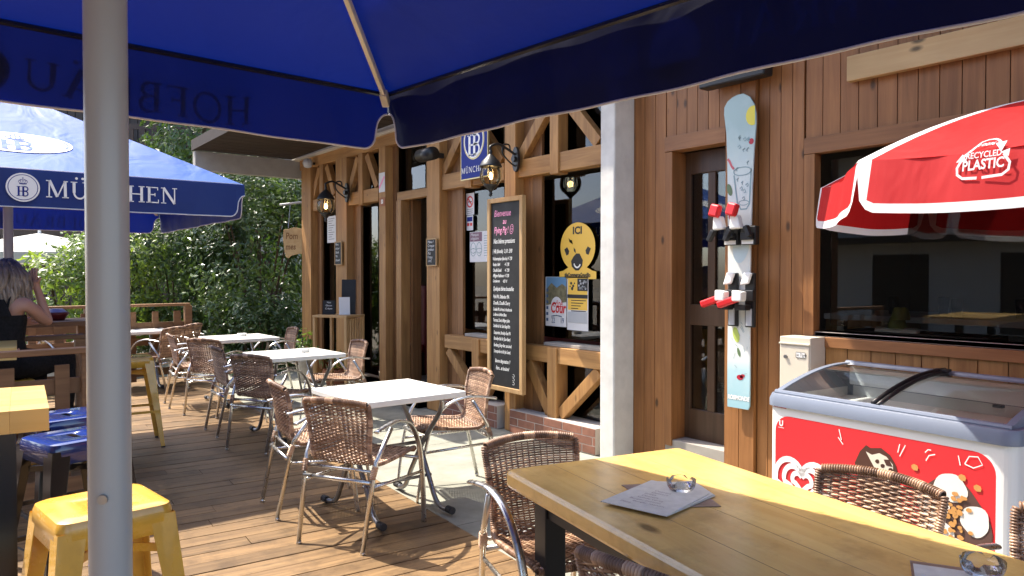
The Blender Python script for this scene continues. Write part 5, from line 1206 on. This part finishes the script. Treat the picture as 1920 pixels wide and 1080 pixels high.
# ------------------------------------------------------------------ metal stools
def stool(label, matn, zt, group, darklegs=None):
    t = thing('metal_stool', label, 'stool', (0, 0, 0), 0, group); a = .155
    mb = MB(); n = 24
    rings = []
    for s_, z in ((.55, zt - .006), (.88, zt), (.97, zt - .006), (1.0, zt - .02), (1.03, zt - .085)):
        rings.append([(x, y, z) for x, y in rrect(-a * s_, -a * s_, a * s_, a * s_, a * .22 * s_, 5)])
    n = len(rings[0]); hole = [(x, y, zt - .006) for x, y in rrect(-.045, -.016, .045, .016, .012, 5)]
    rings = [hole] + rings; vs = [p for r_ in rings for p in r_]
    mb.add(vs, [(i + n * k, (i + 1) % n + n * k, (i + 1) % n + n * (k + 1), i + n * (k + 1)) for k in range(len(rings) - 1) for i in range(n)])
    hl = MB(); so_ = smooth_angle(mb.build('seat', M[matn], t), 45)
    sd = so_.modifiers.new('s', 'SOLIDIFY'); sd.thickness = .003
    lm = M[darklegs or matn]
    for sx in (-1, 1):
        for sy in (-1, 1):
            tx, ty = sx * a * 1.02, sy * a * 1.02; bx, by = sx * (a + .075), sy * (a + .075); w0, w1 = .075, .030; th = .004
            mb = MB()
            T = Vector((tx, ty, zt - .03)); Bm = Vector((bx, by, .0))
            kx, ky = -sx, -sy
            vs = []
            for P, w_ in ((T, w0), (T.lerp(Bm, .5), .052), (Bm, w1)):
                vs += [P + Vector((kx * w_, 0, 0)), P + Vector((0, 0, 0)), P + Vector((0, ky * w_, 0)), P + Vector((kx * w_, ky * th, 0)), P + Vector((kx * th, ky * th, 0)), P + Vector((kx * th, ky * w_, 0))]
            fs = []
            for q in (0, 6):
                for i, j in ((0, 1), (1, 2), (2, 5), (5, 4), (4, 3), (3, 0)): fs.append((q + i, q + j, q + 6 + j, q + 6 + i))
            fs += [(12, 13, 16, 15), (13, 14, 17, 16)]
            mb.add(vs, fs); lg = mb.build('leg', lm, t, bevel=.002)
            mb = MB(); mb.box(min(bx, bx + kx * .03), max(bx, bx + kx * .03), min(by, by + ky * .03), max(by, by + ky * .03), -.002, .012); mb.build('foot', M['rub'], lg)
    for hz, f_ in ((.30, 1 - .30 / zt),):
        e = a + .075 * f_ - .005
        for z, pp in ((hz, ((-e, -e), (e, -e))), (hz, ((-e, e), (e, e))), (hz, ((-e, -e), (-e, e))), (hz, ((e, -e), (e, e)))):
            mb = MB(); mb.bar((pp[0][0], pp[0][1], z), (pp[1][0], pp[1][1], z), .012, .02, (0, 0, 1)); mb.build('foot_rail', lm, t)
    e = a - .03
    mb = MB(); mb.bar((-e, -e, zt - .14), (e, e, zt - .14), .006, .025, (0, 0, 1)); mb.bar((-e, e, zt - .135), (e, -e, zt - .135), .006, .025, (0, 0, 1)); mb.build('cross_brace', lm, t)
    return t
s = stool('shiny yellow metal stool in the bottom left corner', 'yellow', .755, 'yellow metal bar stools'); p = G(192, 940, .755); s.location = (p.x, p.y, 0); s.rotation_euler = (0, 0, R(5) + rzu)
s2 = copy_tree(s); s2['label'] = 'tall yellow metal stool standing on the deck just right of the thick pole'; p = G(246, 668, .755); s2.location = (p.x, p.y, 0); s2.rotation_euler = (0, 0, R(-8) + rzu)
b1 = stool('nearer shiny blue metal stool with black legs, left of the thick pole', 'blue', .755, 'blue metal bar stools', 'blackg'); p = G(138, 815, .755); b1.location = (p.x, p.y, 0); b1.rotation_euler = (0, 0, R(16) + rzu)
b2 = copy_tree(b1); b2['label'] = 'farther shiny blue metal stool with black legs, beside the high table'; p = G(126, 776, .755); b2.location = (p.x, p.y, 0); b2.rotation_euler = (0, 0, R(10) + rzu)

# ------------------------------------------------------------------ high tables on the left
def high_table(corner, lab, L_=1.4, W_=.62, z=1.0, th=.075):
    # corner: near right corner (px, py)
    c = G(*corner, z); ux = cw(.834, .552).normalized(); t = thing('high_table', lab, 'table', (c.x, c.y, 0), math.atan2(ux.y, ux.x), 'high tables with yellow block tops')
    mb = MB(); n = 5
    for i in range(int(L_ / .11)):
        for j in range(n): mb.box(-(i + 1) * .11 + .0003, -i * .11 - .0003, j * W_ / n + .0003, (j + 1) * W_ / n - .0003, z - th, z)
    mb.build('tabletop', M['ply'], t)
    for x in (-.13, -L_ + .13):
        mb = MB(); mb.box(x - .035, x + .035, W_ / 2 - .035, W_ / 2 + .035, .02, z - th); mb.build('leg', M['blackg'], t)
        mb = MB(); mb.box(x - .04, x + .04, .06, W_ - .06, 0, .03); mb.build('foot', M['blackg'], t)
    return t
high_table((92, 765), 'high table with sunlit yellow block top at the left edge, near the blue stools', z=1.0)
high_table((31, 652), 'smaller looking high table with yellow top farther back at the left edge', z=1.0)

# ------------------------------------------------------------------ woven plank screens and railing
def railing(pa, pb, z0, z1, lab, bays, seed, name='wooden_railing', woven=True, group='wooden plank railings'):
    a, b_ = Vector((pa.x, pa.y, 0)), Vector((pb.x, pb.y, 0)); d = b_ - a; Ln = d.length
    t = thing(name, lab, 'railing', tuple(a), math.atan2(d.y, d.x), group); rn = random.Random(seed)
    mb = MB(); mb.box(-.02, Ln + .02, -.05, .05, z1 - .035, z1); mb.build('top_rail', M['rail'], t, bevel=.004)
    for i in range(bays + 1):
        x = Ln * i / bays; mb = MB(); mb.box(x - .045, x + .045, -.035, .035, z0, z1 - .036); mb.build('post', M['rail'], t, bevel=.003)
    zz = z0 + .12; rows = []
    k = 0
    while zz < z1 - .16:
        mb = MB(); yy = .022 if k % 2 else -.022
        mb.box(0, Ln, yy - .011, yy + .011, zz, zz + .095, rn.random()); mb.build('slat', M['rail'], t); zz += .20; k += 1
    n = max(2, int(Ln / .27)); 
    for i in range(n):
        x = (i + .5) * Ln / n; mb = MB(); w_ = .085 + rn.uniform(-.01, .02)
        mb.box(x - w_ / 2, x + w_ / 2, -.009, .009, z0 + .05, z1 - .10, rn.random()); mb.build('upright', M['rail'], t)
    return t
pr = G(352, 568, 1.06); dl_ = Vector(((-bdir).x, (-bdir).y, 0)).normalized()
railing(pr - Vector((-dl_.x * 3.6, -dl_.y * 3.6, 0)), pr, 0, 1.06, 'far wooden plank railing at the end of the deck in front of the hedge', 3, 1)
pa = G(166, 650, 1.0); railing(pa + dl_ * 2.6, pa, 0, 1.0, 'nearer wooden plank railing with sunlit top behind the blue stools', 2, 2)
pa = G(152, 626, .98); railing(pa + dl_ * 3.0, pa, 0, .98, 'middle wooden plank railing just behind the seated woman', 3, 3)
t = thing('high_bench_table', 'small wooden high table carrying a dark red bowl beyond the seated woman', 'table', tuple(G(118, 600, 1.04) * Vector((1, 1, 0))) if False else (G(118, 600, 1.04).x, G(118, 600, 1.04).y, 0), math.atan2(dl_.y, dl_.x) + math.pi)
mb = MB()
for i in range(5): mb.box(-.8, .28, -.3 + i * .12, -.185 + i * .12, 1.0, 1.04)
mb.build('tabletop', M['rail'], t); 
for x in (-.6, .15): mb = MB(); mb.box(x - .04, x + .04, -.04, .04, 0, 1.0); mb.build('leg', M['rail'], t)
p = G(104, 600, 1.04); t = thing('bowl', 'dark red bowl with grey rim on the high table beyond the woman', 'bowl', (p.x, p.y, 1.04)); mb = MB(); mb.lathe([(0, .004), (.07, 0), (.10, .05), (.105, .07), (.09, .07), (.0, .05)], 20); mb.build('dish', plain('bowl', (.14, .02, .02), .4), t, smooth=True)
mb = MB(); mb.lathe([(.09, .071), (.06, .10), (.03, .085), (0, .085)], 16); mb.build('lid', M['grey'], t, smooth=True)

# ------------------------------------------------------------------ shelf with cards
p = G(635, 590, .99); t = thing('slatted_shelf', 'narrow light wooden shelf with slatted sides left of the bar door', 'shelf', (p.x, p.y, 0), rzu + R(28))
ws, ds = .46, .36
mb = MB(); mb.box(-ws / 2, ws / 2, -ds / 2, ds / 2, .965, .99); mb.build('top', M['frame'], t, bevel=.003)
for x in (-1, 1):
    for y in (-1, 1): mb = MB(); mb.box(x * (ws / 2 - .02) - .016, x * (ws / 2 - .02) + .016, y * (ds / 2 - .02) - .016, y * (ds / 2 - .02) + .016, 0, .964); mb.build('leg', M['frame'], t)
for z in (.12, .52): mb = MB(); mb.box(-ws / 2 + .01, ws / 2 - .01, -ds / 2 + .02, ds / 2 - .02, z, z + .02); mb.build('board', M['frame'], t)
for i in range(6): mb = MB(); y = -ds / 2 + .06 + i * (ds - .12) / 5; mb.box(ws / 2 - .025, ws / 2 - .012, y - .01, y + .01, .14, .95); mb.build('slat', M['frame'], t)
def onshelf(dx, dy): return t.location + Matrix.Rotation(rzu + R(28), 3, 'Z') @ Vector((dx, dy, 0))
sh_t = t
def card(dx, dy, w_, h_, rz, lab, matn, txt=None):
    q = onshelf(dx, dy); c = thing('menu_holder', lab, 'menu holder', (q.x, q.y, .991), rz); mb = MB(); mb.box(-w_ / 2, w_ / 2, -.006, .006, .0, h_, None, Matrix.Rotation(R(-8), 4, 'X')); mb.build('card', M[matn], c)
    if txt:
        mb = MB()
        for i, s_ in enumerate(txt): mb.text(s_, (0, -.0085 - 0, h_ * .8 - i * .035), UX, UZ, .028, 'CENTER')
        mb.v = [tuple(Matrix.Rotation(R(-8), 4, 'X') @ Vector(v)) for v in mb.v]; mb.build('writing', M['chalk'], c)
    mb = MB(); mb.box(-w_ / 2, w_ / 2, -.03, .03, 0, .01); mb.build('stand', M[matn], c); return c
rzc = math.atan2(Rv.y, Rv.x)
card(-.12, -.02, .14, .16, rzc, 'black menu card with white writing on the slatted shelf', 'board', ['Nos', 'Glaces', 'Crêpes'])
card(-.18, .05, .10, .12, rzc, 'small white card left of the black menu card on the shelf', 'paper')
card(.08, .0, .12, .20, rzc + .3, 'white leaflet holder right of the black menu card on the shelf', 'paper')
card(.05, .12, .16, .40, rzc + .1, 'tall black folded board standing at the back of the slatted shelf', 'board')

# ------------------------------------------------------------------ plants
def leaves(n, centre, rad, size, seed, shell=.55, mbx=None, zmin=None, lobes=7, amp=.28, sq=1.6):
    rn = random.Random(seed); mb = mbx or MB(); c = Vector(centre); rx, ry, rz_ = rad; k = 0
    off = Vector((seed * 3.1, seed * 1.7, 0))
    while k < n:
        d = Vector((rn.gauss(0, 1), rn.gauss(0, 1), rn.gauss(0, 1))).normalized()
        nf = noise.noise(d * 2.1 + off) * amp + noise.noise(d * 5.0 + off) * amp * .6 + 1
        r_ = nf * (shell + (1 - shell) * rn.random() ** .45)
        dd = Vector((math.copysign(abs(d.x) ** (1 / sq), d.x), math.copysign(abs(d.y) ** (1 / sq), d.y), math.copysign(abs(d.z) ** (1 / sq), d.z)))
        p = c + Vector((dd.x * rx, dd.y * ry, dd.z * rz_)) * r_
        if zmin is not None and p.z < zmin: continue
        if noise.noise(p * 2.3 + off) < -.26 and rn.random() < .8: k += 1; continue
        s_ = size * rn.uniform(.6, 1.25); nrm = (d + Vector((rn.gauss(0, .55), rn.gauss(0, .55), rn.gauss(.35, .5)))).normalized()
        u = nrm.orthogonal().normalized(); u = Matrix.Rotation(rn.random() * 6.3, 3, nrm) @ u; v_ = nrm.cross(u)
        mid = nrm * s_ * .12
        rr = min(1, max(0, .5 + noise.noise(p * 1.4 + off) * .8 + rn.uniform(-.25, .25)))
        a, b_, c_, d_ = p - u * s_, p + v_ * s_ * .42 - mid + u * .0, p + u * s_, p - v_ * s_ * .42 - mid
        mb.add([a, d_, c_, b_], [(0, 1, 2), (0, 2, 3)], rr); k += 1
    return mb
def bush(lab, centre, rad, n, size, matn, seed, name='hedge_shrub', group='shrubs of the hedge behind the terrace', **kw):
    t = thing(name, lab, 'shrub', (centre[0], centre[1], -.35), 0, group); cz = centre[2] + .35
    leaves(n, (0, 0, cz), rad, size, seed, zmin=.02, **kw).build('foliage', M[matn], t)
    rn = random.Random(seed); 
    mb = MB()
    for i in range(7):
        a = rn.random() * 6.28; mb.tube(catmull([(rn.uniform(-.2, .2), rn.uniform(-.1, .1), 0), (math.cos(a) * rad[0] * .2, math.sin(a) * rad[1] * .2, cz * .6), (math.cos(a) * rad[0] * .5, math.sin(a) * rad[1] * .5, cz + rad[2] * .4)], 4), [.03 - .02 * q / 8 for q in range(9)], 6)
    mb.build('stems', M['bark'], t); return t
def cwp(x, z, h): v = cw(x, z, h); return (v.x, v.y, v.z)
yawm = None
def hb_(px, py, Zc): return cwp((px - 960) / FPX * Zc, Zc, H + (HOR - py) / FPX * Zc)
bush('dense dark shrub with glossy leaves next to the corner of the bar', hb_(490, 485, 12.2), (1.15, 1.2, 1.75), 19000, .055, 'leafA', 11)
bush('mid green shrub right of the thick pole behind the far railing', hb_(330, 530, 12.8), (1.25, 1.1, 1.25), 13500, .055, 'leafA', 12)
bush('loose bright green shrub left of the thick pole behind the seated woman', hb_(130, 560, 11.2), (.75, .7, .75), 2600, .06, 'leafB', 13, shell=.3)
bush('low dark shrub at the foot of the corner post', hb_(480, 640, 11.3), (.75, .6, .75), 4200, .05, 'leafC', 15)
bush('bright green shrub just behind the big pole with upright shoots', hb_(215, 540, 11.6), (.8, .8, .95), 4600, .055, 'leafB', 14, shell=.4)
bush('dark green shrub behind the lamp post corner at the back of the hedge', hb_(430, 440, 14.5), (2.2, 1.3, 1.2), 9000, .07, 'leafC', 16)
t = thing('tree', 'leafy tree showing between the blue umbrella and the bar roof', 'tree', tuple(cw(-6.9, 16.5, -.35)))
leaves(6500, (0, 0, 5.0), (1.25, 1.1, 1.2), .075, 21).build('crown', M['leafA'], t); mb = MB(); mb.tube(catmull([(0, 0, 0), (.1, 0, 2), (0, .1, 4), (.1, 0, 5.5)], 5), [.14 - .006 * i for i in range(16)], 10); mb.build('trunk', M['bark'], t)
def pot_plant(px, py, lab, r_=.14, hgt=.25, matn='leafB', n=130, ph=.24, pm='terra'):
    p = G(px, py, 0); t = thing('potted_plant', lab, 'plant', (p.x, p.y, 0), 0, 'potted plants by the shelf'); mb = MB(); mb.lathe([(0, 0), (r_ * .7, 0), (r_ * .95, ph * .85), (r_ * 1.05, ph * .85), (r_ * 1.05, ph), (r_ * .9, ph), (r_ * .88, ph - .03), (0, ph - .03)], 22); mb.build('pot', M[pm], t, smooth=False)
    leaves(n, (0, 0, ph + hgt * .5), (r_ * 1.3, r_ * 1.3, hgt * .6), .045, px, shell=.1, sq=1).build('foliage', M[matn], t)
    mb = MB()
    for i in range(5): mb.tube([(0, 0, ph - .03), (random.uniform(-.08, .08), random.uniform(-.08, .08), ph + hgt * .8)], .004, 5)
    mb.build('stems', M['bark'], t)
pot_plant(574, 716, 'potted plant with thin leafy stems, leftmost of the pots by the shelf', .13, .34, n=90, ph=.36, pm='stone')
pot_plant(632, 728, 'terracotta pot with bright green leaves under the slatted shelf', .17, .22, n=160)
pot_plant(610, 700, 'terracotta pot with bright leaves behind the slatted shelf by the window', .15, .42, n=200, ph=.28)
pot_plant(656, 712, 'terracotta pot with a dark little plant right of the shelf legs', .12, .14, 'leafA', 60)

# ------------------------------------------------------------------ woman seated with her back to us
def person():
    hx, hz = (8 - 960) / FPX * 5.25, 5.25
    base = cw(hx, hz); t = thing('person', 'woman with long grey blond hair and a black lace top sitting back to the viewer', 'person', (base.x, base.y, 0), cdir(.15, 1))
    # local: +Y away from camera (she faces away), +X to our right
    J = {'pelvis': (0, 0, .82), 'waist': (0, .0, .98), 'chest': (0, .0, 1.17), 'neck0': (0, -.01, 1.29), 'neck': (0, .01, 1.35), 'head': (0, .03, 1.44), 'crown': (0, .035, 1.53),
         'shl': (-.165, 0, 1.25), 'ell': (-.26, .06, 1.0), 'wrl': (-.17, .28, 1.07), 'hal': (-.12, .34, 1.09), 'shr': (.165, 0, 1.25), 'elr': (.15, .23, 1.08), 'wrr': (.09, .20, 1.33), 'har': (.075, .18, 1.40),
         'hl': (-.09, .02, .80), 'kl': (-.12, .42, .78), 'al': (-.12, .40, .35), 'tl': (-.12, .52, .30), 'hr': (.09, .02, .80), 'kr': (.12, .42, .78), 'ar': (.12, .40, .35), 'tr': (.12, .52, .30)}
    rad = dict(pelvis=(.15, .12), waist=(.115, .09), chest=(.135, .10), neck0=(.07, .06), neck=(.05, .05), head=(.078, .09), crown=(.06, .07), shl=(.06, .055), ell=(.042, .042), wrl=(.027, .027), hal=(.035, .02), shr=(.06, .055), elr=(.042, .042), wrr=(.027, .027), har=(.03, .02),
               hl=(.09, .085), kl=(.06, .06), al=(.038, .038), tl=(.03, .03), hr=(.09, .085), kr=(.06, .06), ar=(.038, .038), tr=(.03, .03))
    E_ = [('pelvis', 'waist'), ('waist', 'chest'), ('chest', 'neck0'), ('neck0', 'neck'), ('neck', 'head'), ('head', 'crown'), ('chest', 'shl'), ('shl', 'ell'), ('ell', 'wrl'), ('wrl', 'hal'), ('chest', 'shr'), ('shr', 'elr'), ('elr', 'wrr'), ('wrr', 'har'),
          ('pelvis', 'hl'), ('hl', 'kl'), ('kl', 'al'), ('al', 'tl'), ('pelvis', 'hr'), ('hr', 'kr'), ('kr', 'ar'), ('ar', 'tr')]
    names = list(J); V = [Vector(J[k]) for k in names]; Ed = [(names.index(a), names.index(b_)) for a, b_ in E_]; Rd = [rad[k] for k in names]
    for side, wn, hn, up in ((-1, 'wrl', 'hal', Vector((.3, .7, .15))), (1, 'wrr', 'har', Vector((-.1, -.05, 1)))):
        h = Vector(J[hn]); dirn = up.normalized(); sidev = dirn.cross(Vector((0, 1, 0.2))).normalized()
        for q, (o_, ln) in enumerate(((-.026, .07), (-.009, .08), (.009, .078), (.026, .062))):
            i0 = len(V); V.append(h + sidev * o_ + dirn * .015); V.append(h + sidev * o_ * 1.15 + dirn * (.02 + ln * .55)); V.append(h + sidev * o_ * 1.2 + dirn * (.02 + ln) + Vector((0, .015, 0)))
            Ed += [(names.index(hn), i0), (i0, i0 + 1), (i0 + 1, i0 + 2)]; Rd += [(.010, .010), (.009, .009), (.007, .007)]
        i0 = len(V); V.append(h + sidev * -.04 * side - dirn * .01); V.append(h + sidev * -.06 * side + dirn * .025); Ed += [(names.index(hn), i0), (i0, i0 + 1)]; Rd += [(.011, .011), (.009, .009)]
    me = bpy.data.meshes.new('body'); me.from_pydata(V, Ed, []); me.materials.append(M['skin']); o = bpy.data.objects.new('body', me); COL.objects.link(o); o.parent = t
    md = o.modifiers.new('skin', 'SKIN'); sv = me.skin_vertices[0].data
    for i, r_ in enumerate(Rd): sv[i].radius = r_
    sv[0].use_root = True; md.use_smooth_shade = True
    sb = o.modifiers.new('sub', 'SUBSURF'); sb.levels = 2; sb.render_levels = 2
    # hair: many tapered locks over a cap
    rn = random.Random(8); m, nt, b = mat('hair'); r = rnd_attr(nt); tc = nt.nodes.new('ShaderNodeTexCoord'); sp = nt.nodes.new('ShaderNodeSeparateXYZ'); nt.links.new(tc.outputs['Object'], sp.inputs[0])
    base_c = mixc(nt, (.22, .165, .12), (.055, .036, .026), mapr(nt, sp.outputs[2], 1.38, 1.52, 0, 1)); nt.links.new(mixc(nt, base_c, mixc(nt, (.12, .085, .06), (.46, .37, .28), r), .5), b.inputs['Base Color']); b.inputs['Roughness'].default_value = .45
    mb = MB(); hc = Vector((0, .03, 1.455))
    mb.lathe([(0.001, .108), (.04, .10), (.075, .075), (.093, .03), (.096, -.02), (.085, -.07), (.07, -.10)], 20, hc, .4)
    for i in range(150):
        a = rn.uniform(math.pi * .95, math.pi * 2.05) if i % 6 else rn.uniform(0, 6.28); e = rn.uniform(.2, 1.45)
        st = hc + Vector((math.cos(a) * .092 * math.cos(e), math.sin(a) * .098 * math.cos(e), .105 * math.sin(e)))
        ln = rn.uniform(.20, .33); wv = rn.uniform(0, 6)
        pts = [st]; 
        for q in range(1, 9):
            s_ = q / 8; zz = hc.z + .02 - (ln) * s_; rr = .104 + .035 * math.sin(s_ * 2.2) + rn.uniform(0, .008); zz = min(zz, st.z - .02 * q)
            pts.append(Vector((hc.x + math.cos(a) * rr + .014 * math.sin(s_ * 7 + wv), hc.y + math.sin(a) * rr * (1 if s_ < .6 else .95) + .006, zz)))
        mb.tube(catmull(pts, 2), [.010] + [.015 - .0007 * k for k in range(15)] + [.003], 6, r=rn.random())
    mb.build('hair', m, t, smooth=True)
    # black lace top: shell slightly larger than the torso, with straps
    mb = MB(); rows = [(.83, .165, .135), (.90, .145, .115), (.98, .130, .102), (1.06, .140, .108), (1.12, .150, .112), (1.16, .150, .112)]; n = 32; vs = []
    for z, a, b_ in rows:
        for k in range(n):
            an = 2 * math.pi * k / n; vs.append((a * math.cos(an), b_ * math.sin(an), z))
    mb.add(vs, [(i * n + k, i * n + (k + 1) % n, (i + 1) * n + (k + 1) % n, (i + 1) * n + k) for i in range(len(rows) - 1) for k in range(n)])
    # upper back panels leaving a keyhole in the middle
    for sg in (-1, 1):
        P = [(.012, 1.155), (.03, 1.19), (.025, 1.22), (.005, 1.27), (.09, 1.275), (.115, 1.23), (.15, 1.155)]
        q = [Vector((sg * x, -.112 - .004 + .35 * x * x * 1.3 + (z - 1.155) * .05, z)) for x, z in P]
        mb.add(q + [p + Vector((0, .006, 0)) for p in q], [tuple(range(7)), tuple(range(13, 6, -1))] + [(i, (i + 1) % 7, 7 + (i + 1) % 7, 7 + i) for i in range(7)])
        mb.tube([(sg * .10, -.095, 1.20), (sg * .11, -.07, 1.29), (sg * .105, .03, 1.31), (sg * .1, .09, 1.2)], .008, 6)
    mb.build('lace_top', M['lace'], t, smooth=False)
    mb = MB()
    for sg in (-1, 1): mb.tube([(sg * .06, -.02, .82), (sg * .10, .15, .80), (sg * .12, .43, .79), (sg * .125, .42, .6), (sg * .12, .41, .36)], [.12, .105, .08, .07, .055], 14)
    mb.lathe([(0, .72), (.15, .73), (.168, .80), (.16, .86), (.13, .88)], 24); mb.build('black_trousers', M['lace'], t, smooth=True)
    # stool she sits on
    s3 = copy_tree(s); s3['label'] = 'yellow metal stool under the seated woman behind the plank railings'; s3.location = (base.x, base.y, 0); s3.scale = (1, 1, .93)
person()

# ------------------------------------------------------------------ things behind
# dark chalet
t = thing('dark_chalet', 'dark timber chalet behind the hedge on the far left', 'building', tuple(cw(-14, 21, -.35)), math.atan2(Rv.y, Rv.x))
mb = MB(); cladding(mb, -8, 7.4, 0, 10.5, 0, .1, .22, .02); mb.build('wall', M['darkw'], t)
mb = MB(); mb.box(-8, 7.4, .12, 6, 0, 10.5); mb.build('body', M['black'], t)
for z in (2.4, 3.3, 5.2):
    mb = MB(); mb.box(-8, 7.3, -1.2, -.02, z, z + .12); mb.build('balcony', M['darkw'], t)
    mb = MB(); mb.box(-8, 7.3, -1.22, -1.18, z + .45, z + .6)
    for i in range(50): mb.box(-8 + i * .31, -7.85 + i * .31, -1.215, -1.185, z + .12, z + .45)
    mb.build('balustrade', M['darkw'], t)
for x in (-5, -1.5, 2, 5): 
    mb = MB(); mb.box(x, x + 1, -.03, .02, 1.0, 2.2); wv_ = mb.build('window', M['blackg'], t); mb = MB(); mb.box(x - .06, x, -.05, .02, .95, 2.25); mb.box(x + 1, x + 1.06, -.05, .02, .95, 2.25); mb.box(x, x + 1, -.05, .02, 2.2, 2.26); mb.build('frame', M['grey'], wv_)
mb = MB(); mb.add([(-9, -1.8, 10.2), (8.2, -1.8, 10.2), (8.2, 7, 10.2), (-9, 7, 10.2), (-9, 2.5, 13), (8.2, 2.5, 13)], [(0, 1, 5, 4), (2, 3, 4, 5), (1, 2, 5), (3, 0, 4), (3, 2, 1, 0)]); mb.build('roof', M['darkw'], t)
# white far parasol
pc = cw((75 - 960) / FPX * 13.5, 13.5); zt_ = H + (HOR - 437) / FPX * 13.5; ze = H + (HOR - 478) / FPX * 13.5
t = thing('white_parasol', 'pale cream parasol far behind the seated woman', 'parasol', (pc.x, pc.y, -.35), rzu + R(20))
mb = MB(); n = 4; hub_ = []; h_ = 1.45
for k in range(4):
    a = Matrix.Rotation(k * math.pi / 2, 4, 'Z'); q = [Vector((.0, 0, zt_ + .35)), Vector((h_, -h_, ze + .35)), Vector((h_, 0, ze + .38)), Vector((h_, h_, ze + .35)), Vector((h_ * 1.01, -h_, ze + .17)), Vector((h_ * 1.01, 0, ze + .2)), Vector((h_ * 1.01, h_, ze + .17))]
    mb.add([a @ v for v in q], [(0, 1, 2), (0, 2, 3), (1, 4, 5, 2), (2, 5, 6, 3)])
mb.build('canopy', fabric('creamf', (.55, .54, .5), .2), t); mb = MB(); mb.tube([(0, 0, 0), (0, 0, zt_ + .4)], .025, 12); mb.build('pole', M['white'], t)
# street side seen only in the window reflections: a pale building and a dark hedge behind the camera
t = thing('street_house', 'dark street house facing the bar, only mirrored in the windows', 'building', (-2, -11, -.35))
mb = MB(); mb.box(-12, 14, -4, 0, 0, 7.5); mb.build('wall', plain('housew', (.50, .47, .43), .9), t)
for z in (2.6, 5.0): mb = MB(); mb.box(-11, 13, 0, .9, z, z + .15); mb.build('balcony', M['darkw'], t)
for i in range(8):
    mb = MB(); mb.box(-10.5 + i * 3, -9.3 + i * 3, -.02, .03, 3.3, 4.7); mb.build('window', M['blackg'], t); mb = MB(); mb.box(-10.6 + i * 3, -9.2 + i * 3, -.02, .03, .4, 2.3); mb.build('garage_door', M['darkw'], t)
mb = MB(); mb.add([(-13, -5, 7.3), (15, -5, 7.3), (15, 1.2, 7.3), (-13, 1.2, 7.3), (-13, -2, 9.2), (15, -2, 9.2)], [(0, 1, 5, 4), (2, 3, 4, 5), (1, 2, 5), (3, 0, 4), (3, 2, 1, 0)]); mb.build('roof', M['darkw'], t)

S.render.engine = 'CYCLES'
